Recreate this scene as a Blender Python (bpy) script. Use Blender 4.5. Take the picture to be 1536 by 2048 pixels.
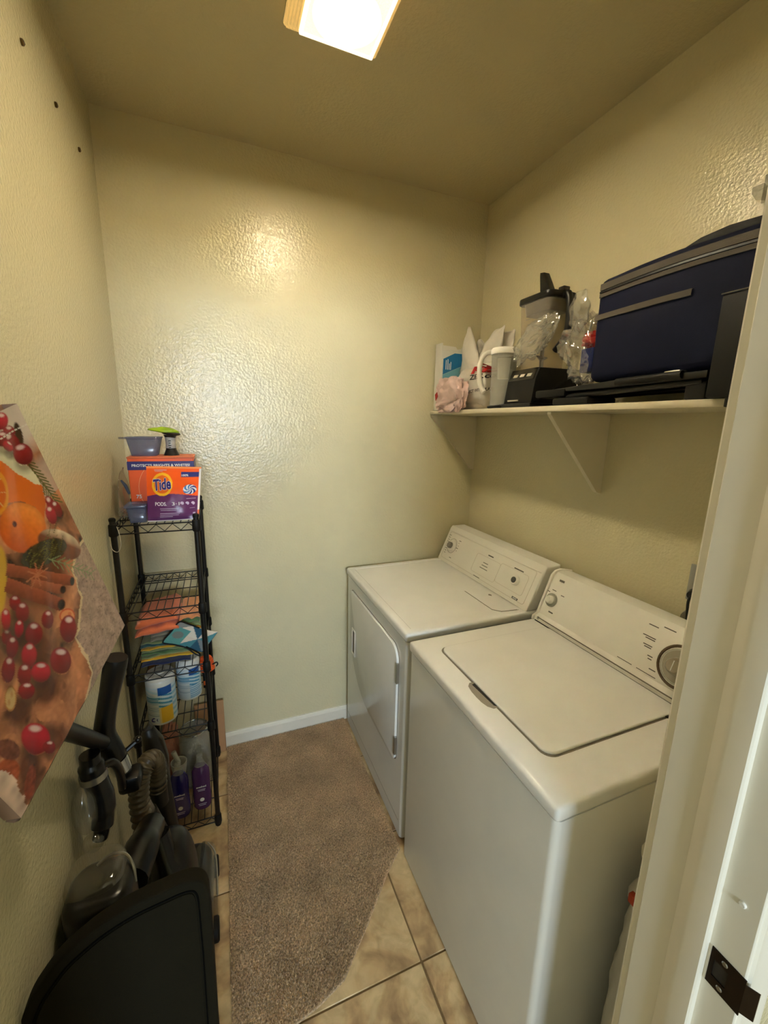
import bpy, bmesh, math, random
import numpy as np
from mathutils import Vector, Matrix, noise
from mathutils.bvhtree import BVHTree

for o in list(bpy.data.objects):
    bpy.data.objects.remove(o, do_unlink=True)
SC = bpy.context.scene
COL = SC.collection
random.seed(7); RNG = np.random.default_rng(7)
W, D, H = 1.695, 2.007, 2.737

# ------------------------------------------------------------------ camera
cam_d = bpy.data.cameras.new('camera')
cam_d.sensor_fit = 'VERTICAL'; cam_d.sensor_height = 36.0
cam_d.lens = 829.313 / 2048 * 36.0
cam_d.clip_start = 0.02
cam = bpy.data.objects.new('camera', cam_d); COL.objects.link(cam)
yaw, pit, rol = 0.3829, 0.2086, 0.0223
fw = Vector((math.sin(yaw)*math.cos(pit), math.cos(yaw)*math.cos(pit), -math.sin(pit)))
r0 = Vector((math.cos(yaw), -math.sin(yaw), 0)); u0 = r0.cross(fw)
rx = r0*math.cos(rol) + u0*math.sin(rol); uy = -r0*math.sin(rol) + u0*math.cos(rol)
mw = Matrix((rx, uy, -fw)).transposed().to_4x4(); mw.translation = (0.3548, 0, 1.6487)
cam.matrix_world = mw
SC.camera = cam

# ------------------------------------------------------------------ world, light, exposure
wd = bpy.data.worlds.new('sky'); SC.world = wd; wd.use_nodes = True
bg = wd.node_tree.nodes['Background']
bg.inputs[0].default_value = (0.55, 0.72, 1.0, 1); bg.inputs[1].default_value = 0.6
def area(name, loc, rot, sx, sy, power, col):
    l = bpy.data.lights.new(name, 'AREA'); l.shape = 'RECTANGLE'; l.size = sx; l.size_y = sy
    l.energy = power; l.color = col
    o = bpy.data.objects.new(name, l); COL.objects.link(o); o.location = loc; o.rotation_euler = rot
    return o
WIN_X0, WIN_X1, WIN_Z0, WIN_Z1, WIN_Y = -0.35, 0.95, 1.55, 2.25, -3.2
area('window_daylight', ((WIN_X0+WIN_X1)/2, WIN_Y-0.12, (WIN_Z0+WIN_Z1)/2), (math.radians(90), 0, 0),
     WIN_X1-WIN_X0-0.1, WIN_Z1-WIN_Z0-0.1, 74, (0.70, 0.86, 1.0))
LAMP_STRENGTH = 34.0
LAMP_COL = (1.0, 0.79, 0.47)
vs = SC.view_settings
vs.view_transform = 'Standard'; vs.look = 'None'; vs.gamma = 1.0; vs.use_curve_mapping = False
vs.exposure = 0.84

# ------------------------------------------------------------------ helpers
def lin(c):
    return tuple(((v/255.0)/12.92 if v/255.0 <= 0.04045 else ((v/255.0+0.055)/1.055)**2.4) for v in c)
MATS = {}
def M(name, col, rough=0.5, metal=0.0, bump=0.0, bscale=200.0, var=0.0, vscale=8.0, trans=0.0, alpha=1.0,
      emit=0.0, coat=0.0, ior=1.45, sheen=0.0, bdet=3.0, spec=0.5):
    if name in MATS: return MATS[name]
    m = bpy.data.materials.new(name); m.use_nodes = True
    nt = m.node_tree; b = nt.nodes['Principled BSDF']
    c = lin(col)
    b.inputs['Base Color'].default_value = (*c, 1); b.inputs['Roughness'].default_value = rough
    b.inputs['Metallic'].default_value = metal; b.inputs['IOR'].default_value = ior
    b.inputs['Transmission Weight'].default_value = trans; b.inputs['Alpha'].default_value = alpha
    b.inputs['Specular IOR Level'].default_value = spec; b.inputs['Coat Weight'].default_value = coat; b.inputs['Sheen Weight'].default_value = sheen
    if emit:
        b.inputs['Emission Color'].default_value = (*c, 1); b.inputs['Emission Strength'].default_value = emit
    tc = nt.nodes.new('ShaderNodeTexCoord')
    # every material carries a little procedural tone variation
    n = nt.nodes.new('ShaderNodeTexNoise'); n.inputs['Scale'].default_value = vscale; n.inputs['Detail'].default_value = 4
    nt.links.new(tc.outputs['Object'], n.inputs['Vector'])
    mp = nt.nodes.new('ShaderNodeMapRange'); mp.inputs[1].default_value = 0.3; mp.inputs[2].default_value = 0.7
    v = max(var, 0.02)
    mp.inputs[3].default_value = 1-v; mp.inputs[4].default_value = 1+v
    nt.links.new(n.outputs['Fac'], mp.inputs[0])
    mx = nt.nodes.new('ShaderNodeVectorMath'); mx.operation = 'SCALE'; mx.inputs[0].default_value = c
    nt.links.new(mp.outputs[0], mx.inputs['Scale']); nt.links.new(mx.outputs[0], b.inputs['Base Color'])
    if bump:
        n2 = nt.nodes.new('ShaderNodeTexNoise'); n2.inputs['Scale'].default_value = bscale; n2.inputs['Detail'].default_value = bdet
        nt.links.new(tc.outputs['Object'], n2.inputs['Vector'])
        bp = nt.nodes.new('ShaderNodeBump'); bp.inputs['Strength'].default_value = 1.0; bp.inputs['Distance'].default_value = bump
        nt.links.new(n2.outputs['Fac'], bp.inputs['Height']); nt.links.new(bp.outputs['Normal'], b.inputs['Normal'])
    MATS[name] = m
    return m
def Mcol(name, rough=0.5, bump=0.0, bscale=200.0, alpha=1.0, trans=0.0, coat=0.0):
    """material whose colour is the printed pattern stored on the mesh"""
    if name in MATS: return MATS[name]
    m = M(name, (255, 255, 255), rough, bump=bump, bscale=bscale, alpha=alpha, trans=trans, coat=coat)
    nt = m.node_tree; b = nt.nodes['Principled BSDF']
    a = nt.nodes.new('ShaderNodeAttribute'); a.attribute_name = 'print'
    nt.links.new(a.outputs['Color'], b.inputs['Base Color'])
    return m

def finish(name, me, mat, parent=None, smooth=True, ang=40):
    me.materials.append(mat)
    if smooth:
        me.polygons.foreach_set('use_smooth', [True]*len(me.polygons))
        me.set_sharp_from_angle(angle=math.radians(ang))
    me.update()
    o = bpy.data.objects.new(name, me); COL.objects.link(o)
    if parent is not None:
        o.parent = parent
        p = parent; off = Vector((0, 0, 0))
        while p is not None:
            off += p.location; p = p.parent
        o.matrix_parent_inverse = Matrix.Translation(-off) if parent.parent is None else Matrix.Identity(4)
    return o
def obj(name, bm, mat, parent=None, smooth=True, ang=40):
    me = bpy.data.meshes.new(name)
    bmesh.ops.recalc_face_normals(bm, faces=bm.faces)
    bm.to_mesh(me); bm.free()
    return finish(name, me, mat, parent, smooth, ang)
def meshobj(name, verts, faces, mat, parent=None, smooth=True, ang=40, cols=None):
    me = bpy.data.meshes.new(name); me.from_pydata([tuple(v) for v in verts], [], [tuple(f) for f in faces])
    if cols is not None:
        at = me.color_attributes.new('print', 'FLOAT_COLOR', 'POINT')
        c = np.ones((len(verts), 4)); c[:, :3] = cols
        at.data.foreach_set('color', c.astype(np.float32).ravel())
    return finish(name, me, mat, parent, smooth, ang)
def tag(o, label, cat, group=None):
    o['label'] = label; o['category'] = cat
    if group: o['group'] = group
    return o
def thing(name, loc, label, cat, group=None):
    o = bpy.data.objects.new(name, None); COL.objects.link(o); o.location = loc
    o.empty_display_size = 0.05
    return tag(o, label, cat, group)
def struct(o, label=None, cat=None):
    o['kind'] = 'structure'
    if label: o['label'] = label
    if cat: o['category'] = cat
    return o
def sub(child, part):
    """make child (built in world coordinates) a sub-part of part"""
    root = part.parent
    child.parent = part
    child.matrix_parent_inverse = Matrix.Identity(4)
    return child

def box(bm, x0, x1, y0, y1, z0, z1, r=0.0, seg=2):
    vs_ = [bm.verts.new((x, y, z)) for x in (x0, x1) for y in (y0, y1) for z in (z0, z1)]
    F = [(0,1,3,2),(4,6,7,5),(0,4,5,1),(2,3,7,6),(0,2,6,4),(1,5,7,3)]
    fs = [bm.faces.new([vs_[i] for i in f]) for f in F]
    if r > 0:
        es = list({e for f in fs for e in f.edges})
        bmesh.ops.bevel(bm, geom=es, offset=r, segments=seg, profile=0.5, affect='EDGES', clamp_overlap=True)
    return bm
def nbm(): return bmesh.new()
def B(*a, **k): return box(nbm(), *a, **k)
def prism(bm, poly, axis, a0, a1, r=0.0, seg=2):
    """extrude a 2-D polygon; axis 'y': poly is (x,z); 'x': (y,z); 'z': (x,y)"""
    def mk(p, a):
        return {'y': (p[0], a, p[1]), 'x': (a, p[0], p[1]), 'z': (p[0], p[1], a)}[axis]
    A = [bm.verts.new(mk(p, a0)) for p in poly]; Bv = [bm.verts.new(mk(p, a1)) for p in poly]
    n = len(poly)
    fs = [bm.faces.new(A), bm.faces.new(Bv[::-1])]
    for i in range(n): fs.append(bm.faces.new((A[i], Bv[i], Bv[(i+1) % n], A[(i+1) % n])))
    bmesh.ops.recalc_face_normals(bm, faces=fs)
    if r > 0:
        es = list({e for f in fs[:2] for e in f.edges})
        bmesh.ops.bevel(bm, geom=es, offset=r, segments=seg, profile=0.5, affect='EDGES', clamp_overlap=True)
    return bm
def rpoly(x0, x1, y0, y1, r, n=6):
    if not isinstance(r, (list, tuple)): r = [r]*4
    pts = []
    for (cx, cy, a0, rr) in ((x1-r[0], y1-r[0], 0, r[0]), (x0+r[1], y1-r[1], 90, r[1]), (x0+r[2], y0+r[2], 180, r[2]), (x1-r[3], y0+r[3], 270, r[3])):
        for k in range(n+1):
            a = math.radians(a0+90*k/n); pts.append((cx+rr*math.cos(a), cy+rr*math.sin(a)))
    return pts
def tube(bm, path, rad, n=10, closed=False, cap=True):
    path = [Vector(p) for p in path]; m = len(path)
    rads = rad if isinstance(rad, (list, tuple)) else [rad]*m
    rings = []; prev = None
    for i, p in enumerate(path):
        if closed: t = path[(i+1) % m]-path[i-1]
        else: t = path[min(i+1, m-1)]-path[max(i-1, 0)]
        if t.length < 1e-9: t = Vector((0, 0, 1))
        t.normalize()
        if prev is None:
            up = Vector((0, 0, 1)) if abs(t.z) < 0.9 else Vector((1, 0, 0))
            a = t.cross(up).normalized()
        else:
            a = prev-t*prev.dot(t)
            a.normalize()
        prev = a; b = t.cross(a)
        rings.append([bm.verts.new(p+(a*math.cos(2*math.pi*k/n)+b*math.sin(2*math.pi*k/n))*rads[i]) for k in range(n)])
    rng = range(m) if closed else range(m-1)
    for i in rng:
        A, Bv = rings[i], rings[(i+1) % m]
        for k in range(n): bm.faces.new((A[k], A[(k+1) % n], Bv[(k+1) % n], Bv[k]))
    if cap and not closed:
        bm.faces.new(rings[0][::-1]); bm.faces.new(rings[-1])
    return bm
def spline(pts, n=8):
    pts = [Vector(p) for p in pts]; out = []
    P = [pts[0]]+pts+[pts[-1]]
    for i in range(1, len(P)-2):
        for k in range(n):
            t = k/n; a, b, c, d = P[i-1], P[i], P[i+1], P[i+2]
            out.append(0.5*((2*b)+(-a+c)*t+(2*a-5*b+4*c-d)*t*t+(-a+3*b-3*c+d)*t**3))
    out.append(pts[-1]); return out
def lathe(bm, prof, c=(0, 0, 0), n=24, mat=None, sx=1.0, sy=1.0):
    mat = mat or Matrix.Identity(4); c = Vector(c)
    rings = []
    for (r, z) in prof:
        r = max(r, 1e-4)
        rings.append([bm.verts.new(c+(mat @ Vector((r*sx*math.cos(2*math.pi*k/n), r*sy*math.sin(2*math.pi*k/n), z)))) for k in range(n)])
    for A, Bv in zip(rings[:-1], rings[1:]):
        for k in range(n): bm.faces.new((A[k], A[(k+1) % n], Bv[(k+1) % n], Bv[k]))
    bm.faces.new(rings[0][::-1]); bm.faces.new(rings[-1])
    return bm
def align(d):
    return Vector(d).normalized().to_track_quat('Z', 'Y').to_matrix().to_4x4()
def disc(bm, c, d, r, h, n=24, bev=0.0):
    prof = [(r, 0), (r, h-bev), (r-bev, h)] if bev else [(r, 0), (r, h)]
    return lathe(bm, prof, c, n, align(d))
def ellip(bm, c, rad, seg=24, rings=14, fn=None, rot=None):
    vs0 = len(bm.verts)
    bmesh.ops.create_uvsphere(bm, u_segments=seg, v_segments=rings, radius=1.0)
    bm.verts.ensure_lookup_table()
    rot = rot or Matrix.Identity(3)
    for v in bm.verts[vs0:]:
        p = Vector((v.co.x*rad[0], v.co.y*rad[1], v.co.z*rad[2]))
        if fn: p = fn(v.co.copy(), p)
        v.co = Vector(c)+(rot @ p)
    return bm
def crumple(p, s, amp, seed=0):
    q = p*s+Vector((seed*3.1, seed*1.7, seed*5.3))
    return amp*(1.6*abs(noise.noise(q))-0.5+0.8*abs(noise.noise(q*2.3))-0.3+0.35*noise.noise(q*5.1))
def text(name, body, width, center, right, up, mat, parent, bold=0.0, height=None, proj=None, shear=0.0):
    cu = bpy.data.curves.new(name, 'FONT'); cu.body = body; cu.size = 1.0
    cu.offset = bold; cu.shear = shear; cu.align_x = 'CENTER'; cu.align_y = 'CENTER'; cu.resolution_u = 3
    to = bpy.data.objects.new(name, cu); COL.objects.link(to)
    dg = bpy.context.evaluated_depsgraph_get()
    me = bpy.data.meshes.new_from_object(to.evaluated_get(dg))
    bpy.data.objects.remove(to, do_unlink=True)
    co = np.zeros(len(me.vertices)*3); me.vertices.foreach_get('co', co); co = co.reshape(-1, 3)
    mn, mx = co.min(0), co.max(0); s = width/(mx[0]-mn[0]); sh = (height/(mx[1]-mn[1])) if height else s
    right = Vector(right).normalized(); up = Vector(up).normalized(); c = Vector(center)
    for v, (x, y, z) in zip(me.vertices, co):
        p = c+right*((x-(mn[0]+mx[0])/2)*s)+up*((y-(mn[1]+mx[1])/2)*sh)
        if proj: p = proj(p)
        v.co = p
    me.materials.clear()
    return finish(name, me, mat, parent, smooth=False)
def grid(nu, nv, f):
    V = [f(i/(nu-1), j/(nv-1)) for j in range(nv) for i in range(nu)]
    F = [(j*nu+i, j*nu+i+1, (j+1)*nu+i+1, (j+1)*nu+i) for j in range(nv-1) for i in range(nu-1)]
    return V, F

# ------------------------------------------------------------------ shared materials
def wall_material(name, col, rough, depth, scale):
    m = M(name, col, rough, bump=depth, bscale=scale, var=0.015, vscale=3, bdet=2.0)
    return m
m_wall = wall_material('wall_paint', (214, 205, 170), 0.17, 0.0019, 105)
m_ceil = wall_material('ceiling_paint', (206, 194, 156), 0.35, 0.0017, 105)
m_trim = M('trim_gloss_white', (232, 226, 212), 0.3, bump=0.0002, bscale=60)
m_enamel = M('white_enamel', (238, 237, 233), 0.13, bump=0.00006, bscale=300)
m_enamel2 = M('white_enamel_console', (235, 232, 223), 0.35, bump=0.0001, bscale=900)
m_dark = M('dark_gap', (40, 36, 32), 0.7)
m_black = M('black_plastic', (9, 9, 9), 0.4)
m_blackm = M('black_matte_plastic', (10, 10, 9), 0.6, spec=0.35, bump=0.0002, bscale=700)
m_blackpaint = M('black_powder_coat', (9, 9, 9), 0.4, bump=0.0001, bscale=900)
m_chrome = M('chrome', (200, 200, 198), 0.15, metal=1.0)
m_silver = M('brushed_silver', (170, 168, 162), 0.35, metal=1.0)
m_white = M('white_plastic', (238, 234, 226), 0.4)
m_ink = M('black_ink', (30, 28, 28), 0.6)
m_greyink = M('grey_ink', (95, 90, 82), 0.6)
m_whiteink = M('white_ink', (240, 240, 240), 0.6)
def clear_mat(name, col, tr=0.75, rough=0.08, spec=(1, 1, 1)):
    if name in MATS: return MATS[name]
    m = bpy.data.materials.new(name); m.use_nodes = True; nt = m.node_tree
    out = nt.nodes['Material Output']; nt.nodes.remove(nt.nodes['Principled BSDF'])
    t = nt.nodes.new('ShaderNodeBsdfTransparent'); t.inputs[0].default_value = (*lin(col), 1)
    g = nt.nodes.new('ShaderNodeBsdfPrincipled'); g.inputs['Base Color'].default_value = (*lin(col), 1)
    g.inputs['Roughness'].default_value = rough; g.inputs['Specular IOR Level'].default_value = 0.8
    n = nt.nodes.new('ShaderNodeTexNoise'); n.inputs['Scale'].default_value = 25
    mp = nt.nodes.new('ShaderNodeMapRange'); mp.inputs[3].default_value = max(0, 1-tr-0.05); mp.inputs[4].default_value = min(1, 1-tr+0.05)
    nt.links.new(n.outputs['Fac'], mp.inputs[0])
    mx = nt.nodes.new('ShaderNodeMixShader')
    nt.links.new(mp.outputs[0], mx.inputs[0]); nt.links.new(t.outputs[0], mx.inputs[1]); nt.links.new(g.outputs[0], mx.inputs[2])
    nt.links.new(mx.outputs[0], out.inputs[0])
    MATS[name] = m; return m
m_clear = clear_mat('clear_plastic', (235, 235, 230), 0.78)
def film_mat(name, col, haze, gloss, rough=0.1):
    m = bpy.data.materials.new(name); m.use_nodes = True; nt = m.node_tree
    out = nt.nodes['Material Output']; nt.nodes.remove(nt.nodes['Principled BSDF'])
    t = nt.nodes.new('ShaderNodeBsdfTransparent'); t.inputs[0].default_value = (0.97, 0.97, 0.96, 1)
    d = nt.nodes.new('ShaderNodeBsdfDiffuse'); d.inputs[0].default_value = (*lin(col), 1)
    g = nt.nodes.new('ShaderNodeBsdfGlossy'); g.inputs['Roughness'].default_value = rough
    n = nt.nodes.new('ShaderNodeTexNoise'); n.inputs['Scale'].default_value = 12
    mp = nt.nodes.new('ShaderNodeMapRange'); mp.inputs[3].default_value = haze*0.6; mp.inputs[4].default_value = haze*1.4
    nt.links.new(n.outputs['Fac'], mp.inputs[0])
    a = nt.nodes.new('ShaderNodeMixShader'); b = nt.nodes.new('ShaderNodeMixShader'); b.inputs[0].default_value = gloss
    nt.links.new(mp.outputs[0], a.inputs[0]); nt.links.new(t.outputs[0], a.inputs[1]); nt.links.new(d.outputs[0], a.inputs[2])
    nt.links.new(a.outputs[0], b.inputs[1]); nt.links.new(g.outputs[0], b.inputs[2]); nt.links.new(b.outputs[0], out.inputs[0])
    MATS[name] = m; return m
m_clearbag = film_mat('clear_bag_film', (235, 230, 220), 0.11, 0.22, 0.12)

m_bluetub = film_mat('blue_translucent', (104, 116, 156), 0.42, 0.06, 0.2)
m_cup = film_mat('smoky_clear', (180, 172, 150), 0.12, 0.10, 0.15)

# ------------------------------------------------------------------ the room
def tile_material():
    m = bpy.data.materials.new('travertine_tile'); m.use_nodes = True; nt = m.node_tree
    b = nt.nodes['Principled BSDF']; b.inputs['Roughness'].default_value = 0.35
    geo = nt.nodes.new('ShaderNodeNewGeometry'); oi = nt.nodes.new('ShaderNodeObjectInfo')
    sc = nt.nodes.new('ShaderNodeMath'); sc.operation = 'MULTIPLY'; sc.inputs[1].default_value = 40; nt.links.new(oi.outputs['Random'], sc.inputs[0])
    cmb = nt.nodes.new('ShaderNodeCombineXYZ'); nt.links.new(sc.outputs[0], cmb.inputs[0]); nt.links.new(sc.outputs[0], cmb.inputs[2])
    ad = nt.nodes.new('ShaderNodeVectorMath'); ad.operation = 'ADD'; nt.links.new(geo.outputs['Position'], ad.inputs[0]); nt.links.new(cmb.outputs[0], ad.inputs[1])
    n1 = nt.nodes.new('ShaderNodeTexNoise'); n1.inputs['Scale'].default_value = 5.5; n1.inputs['Detail'].default_value = 6; n1.inputs['Distortion'].default_value = 1.4
    n2 = nt.nodes.new('ShaderNodeTexNoise'); n2.inputs['Scale'].default_value = 22; n2.inputs['Detail'].default_value = 5; n2.inputs['Distortion'].default_value = 0.8
    for n in (n1, n2): nt.links.new(ad.outputs[0], n.inputs['Vector'])
    r1 = nt.nodes.new('ShaderNodeValToRGB'); e = r1.color_ramp.elements
    e[0].position = 0.32; e[0].color = (*lin((150, 122, 90)), 1); e[1].position = 0.68; e[1].color = (*lin((216, 192, 150)), 1)
    k = e.new(0.48); k.color = (*lin((194, 166, 124)), 1); k = e.new(0.55); k.color = (*lin((206, 182, 140)), 1)
    nt.links.new(n1.outputs['Fac'], r1.inputs[0])
    r2 = nt.nodes.new('ShaderNodeValToRGB'); e = r2.color_ramp.elements
    e[0].position = 0.35; e[0].color = (0.62, 0.6, 0.58, 1); e[1].position = 0.6; e[1].color = (1, 1, 1, 1)
    nt.links.new(n2.outputs['Fac'], r2.inputs[0])
    mx = nt.nodes.new('ShaderNodeMix'); mx.data_type = 'RGBA'; mx.blend_type = 'MULTIPLY'; mx.inputs[0].default_value = 0.6
    nt.links.new(r1.outputs[0], mx.inputs[6]); nt.links.new(r2.outputs[0], mx.inputs[7])
    nt.links.new(mx.outputs[2], b.inputs['Base Color'])
    bp = nt.nodes.new('ShaderNodeBump'); bp.inputs['Distance'].default_value = 0.0008; nt.links.new(n2.outputs['Fac'], bp.inputs['Height']); nt.links.new(bp.outputs['Normal'], b.inputs['Normal'])
    return m
m_tile = tile_material()
m_grout = M('grout', (120, 98, 66), 0.9, bump=0.001, bscale=300)
floor = struct(obj('floor', B(-1.6, 2.6, -3.2, D+0.1, -0.06, -0.003), m_grout), 'tan stone tile floor with thin brown grout', 'floor')
TS = 0.4247; G = 0.0028
tx = [0.861-TS*2-0.02, 0.861-TS, 0.861, 0.861+TS, 0.861+2*TS]
ty0 = 0.856
for i in range(-3, 3):
    for j in range(-6, 4):
        x0 = 0.861+TS*i; x1 = x0+TS; y0 = ty0+TS*(j-1); y1 = y0+TS
        if y1 > D+0.005: y1 = D+0.002
        if y1-y0 < 0.02 or x1 > 2.6 or x0 < -1.0: continue
        if y0 > 0.3:
            x0 = max(x0, 0.0); x1 = min(x1, W)
            if x1-x0 < 0.02: continue
        obj('tile', B(x0+G, x1-G, y0+G, y1-G, -0.012, 0.0, r=0.0015, seg=1), m_tile, floor)
struct(obj('wall_left', B(-0.1, 0.0, 0.3, D+0.1, 0, H), m_wall), 'beige textured left wall', 'wall')
struct(obj('wall_back', B(-0.1, W+0.1, D, D+0.1, 0, H), m_wall), 'beige textured back wall', 'wall')
struct(obj('wall_right', B(W, W+0.1, 0.3, D+0.1, 0, H), m_wall), 'beige textured right wall behind the machines', 'wall')
bm = nbm(); box(bm, -1.6, 0.112, 0.2, 0.315, 0, H); box(bm, 0.948, 2.6, 0.2, 0.315, 0, H); box(bm, 0.112, 0.948, 0.2, 0.315, 2.158, H)
struct(obj('wall_front', bm, m_wall), 'wall holding the doorway', 'wall')
struct(obj('ceiling', B(-1.6, 2.6, -3.2, D+0.1, H, H+0.08), m_ceil), 'plain textured beige ceiling', 'ceiling')
struct(obj('wall_hall_left', B(-1.7, -1.6, -3.2, 0.32, 0, H), m_wall), 'left wall of the room behind the doorway', 'wall')
struct(obj('wall_hall_right', B(2.6, 2.7, -3.2, 0.32, 0, H), m_wall), 'right wall of the room behind the doorway', 'wall')
bm = nbm()
box(bm, -1.7, WIN_X0, WIN_Y-0.1, WIN_Y, 0, H); box(bm, WIN_X1, 2.7, WIN_Y-0.1, WIN_Y, 0, H)
box(bm, WIN_X0, WIN_X1, WIN_Y-0.1, WIN_Y, 0, WIN_Z0); box(bm, WIN_X0, WIN_X1, WIN_Y-0.1, WIN_Y, WIN_Z1, H)
struct(obj('wall_hall_back', bm, m_wall), 'far wall of the room behind, with a window opening', 'wall')
bm = nbm()
for a in ((WIN_X0, WIN_X0+.05, WIN_Z0, WIN_Z1), (WIN_X1-.05, WIN_X1, WIN_Z0, WIN_Z1), (WIN_X0, WIN_X1, WIN_Z0, WIN_Z0+.05), (WIN_X0, WIN_X1, WIN_Z1-.05, WIN_Z1), ((WIN_X0+WIN_X1)/2-.02, (WIN_X0+WIN_X1)/2+.02, WIN_Z0, WIN_Z1)):
    box(bm, a[0], a[1], WIN_Y-0.08, WIN_Y-0.03, a[2], a[3])
struct(obj('window_1', bm, m_trim), 'white framed window in the room behind', 'window')

def baseboard(name, poly, axis, a0, a1, label):
    return struct(obj(name, prism(nbm(), poly, axis, a0, a1), m_trim, smooth=False), label, 'baseboard')
pb = [(D, 0), (D-0.014, 0), (D-0.014, 0.065), (D-0.010, 0.078), (D-0.006, 0.083), (D, 0.083)]
baseboard('baseboard_back', pb, 'x', 0.0, W, 'white baseboard along the back wall')
pl = [(0, 0), (0.014, 0), (0.014, 0.065), (0.010, 0.078), (0.006, 0.083), (0, 0.083)]
baseboard('baseboard_left', pl, 'y', 0.335, D-0.014, 'white baseboard along the left wall')
pr = [(W, 0), (W-0.014, 0), (W-0.014, 0.065), (W-0.010, 0.078), (W-0.006, 0.083), (W, 0.083)]
baseboard('baseboard_right', pr, 'y', 0.335, D-0.014, 'white baseboard along the right wall')

# door frame: jamb boards, stops, casings, strike plate
def door_side(name, xf, sgn, label):
    """xf: jamb face, sgn +1 when the board lies at larger x"""
    def X(a, b): return (xf+sgn*a, xf+sgn*b) if sgn > 0 else (xf+sgn*b, xf+sgn*a)
    root = struct(obj(name, B(*X(0, 0.018), 0.186, 0.318, 0, 2.14, r=0.0015, seg=1), m_trim), label, 'door frame')
    poly = [(xf-sgn*0.011, 0.229), (xf-sgn*0.011, 0.250), (xf-sgn*0.009, 0.258), (xf-sgn*0.005, 0.264), (xf-sgn*0.003, 0.270), (xf, 0.271), (xf, 0.227), (xf-sgn*0.009, 0.227)]
    obj('door_stop', prism(nbm(), poly, 'z', 0, 2.13), m_trim, root, ang=25)
    c = [(0.006, 0.318), (0.006, 0.329), (0.010, 0.333), (0.030, 0.331), (0.050, 0.335), (0.060, 0.334), (0.064, 0.316), (0.064, 0.315)]
    obj('casing', prism(nbm(), [(xf+sgn*a, b) for a, b in c], 'z', 0, 2.20), m_trim, root, ang=25)
    c = [(0.006, 0.2), (0.006, 0.186), (0.009, 0.183), (0.030, 0.185), (0.050, 0.181), (0.060, 0.182), (0.064, 0.2)]
    obj('casing', prism(nbm(), [(xf+sgn*a, b) for a, b in c], 'z', 0, 2.20), m_trim, root, ang=25)
    return root
jr = door_side('trim_1', 0.930, 1, 'white right door jamb with strike plate')
door_side('trim_2', 0.130, -1, 'white left door jamb')
bm = nbm(); box(bm, 0.13, 0.93, 0.186, 0.318, 2.14, 2.158); box(bm, 0.13, 0.93, 0.227, 0.271, 2.129, 2.14); box(bm, 0.066, 0.994, 0.315, 0.333, 2.146, 2.205); box(bm, 0.066, 0.994, 0.182, 0.2, 2.146, 2.205)
struct(obj('trim_3', bm, m_trim), 'white head of the door frame', 'door frame')
m_bronze = M('dark_bronze', (52, 44, 38), 0.3, metal=0.9, var=0.15, vscale=40)
bm = nbm(); y0, y1, z0, z1 = 0.184, 0.223, 0.923, 0.981; xp = 0.9285
for a in ((y0, y1, z0, z0+0.016), (y0, y1, z1-0.016, z1), (y0, y0+0.018, z0+0.016, z1-0.016), (y1-0.005, y1, z0+0.016, z1-0.016)):
    box(bm, xp, 0.9302, *a)
prism(bm, [(xp, y0), (xp+0.0015, y0), (xp+0.008, y0-0.012), (xp+0.0065, y0-0.012)], 'z', z0+0.006, z1-0.006)
sp = obj('strike_plate', bm, m_bronze, jr, smooth=False); sp['label'] = 'dark bronze strike plate'
for z in (z0+0.008, z1-0.008):
    s = obj('screw', disc(nbm(), (xp+0.0004, 0.207, z), (-1, 0, 0), 0.0036, 0.0016, 12, 0.0008), m_silver, None); sub(s, sp)
s = obj('latch_hole', B(0.9299, 0.9301, y0+0.018, y1-0.005, z0+0.016, z1-0.016), m_dark, None); sub(s, sp)
s = obj('bump_dot', disc(nbm(), (0.930, 0.205, 1.075), (-1, 0, 0), 0.004, 0.003, 12, 0.001), m_white, jr)

# screws left in the left wall
m_screw = M('old_screw', (86, 66, 28), 0.5, metal=0.6)
for y, z, w in ((1.348, 2.465, 'nearest the door'), (1.569, 2.476, 'middle of the three'), (1.784, 2.481, 'nearest the back wall')):
    t = thing('wall_screw', (0, y, z), 'small brass screw high on the left wall, '+w, 'screw', 'screws in the left wall')
    obj('screw_head', disc(nbm(), (0.0, y, z), (1, 0, 0), 0.0065, 0.006, 14, 0.002), m_screw, t)
    obj('slot', B(0.0058, 0.0064, y-0.005, y+0.005, z-0.0008, z+0.0008), m_dark, t)

# ------------------------------------------------------------------ ceiling light
FX0, FX1, FY0, FY1 = 0.622, 0.815, 1.045, 1.318; FZ = H-0.088
lamp = thing('ceiling_light', (0.718, 1.19, H), 'glowing rectangular ceiling light with ribbed amber glass sides', 'ceiling light')
m_rib = bpy.data.materials.new('ribbed_glass'); m_rib.use_nodes = True
nt = m_rib.node_tree; b = nt.nodes['Principled BSDF']; b.inputs['Base Color'].default_value = (*lin((214, 182, 120)), 1); b.inputs['Roughness'].default_value = 0.25
b.inputs['Emission Color'].default_value = (*lin((255, 208, 122)), 1); b.inputs['Emission Strength'].default_value = 0.30
nz = nt.nodes.new('ShaderNodeTexNoise'); nz.inputs['Scale'].default_value = 30; mr = nt.nodes.new('ShaderNodeMapRange'); mr.inputs[3].default_value = 0.15; mr.inputs[4].default_value = 0.45
nt.links.new(nz.outputs['Fac'], mr.inputs[0]); nt.links.new(mr.outputs[0], b.inputs['Emission Strength'])
m_lens = bpy.data.materials.new('lamp_lens'); m_lens.use_nodes = True
nt = m_lens.node_tree; nt.nodes.remove(nt.nodes['Principled BSDF']); em = nt.nodes.new('ShaderNodeEmission')
mc = nt.nodes.new('ShaderNodeMix'); mc.data_type = 'RGBA'; mc.inputs[6].default_value = (*LAMP_COL, 1); mc.inputs[7].default_value = (1.0, 0.93, 0.74, 1); nt.links.new(mc.outputs[2], em.inputs[0])
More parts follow.
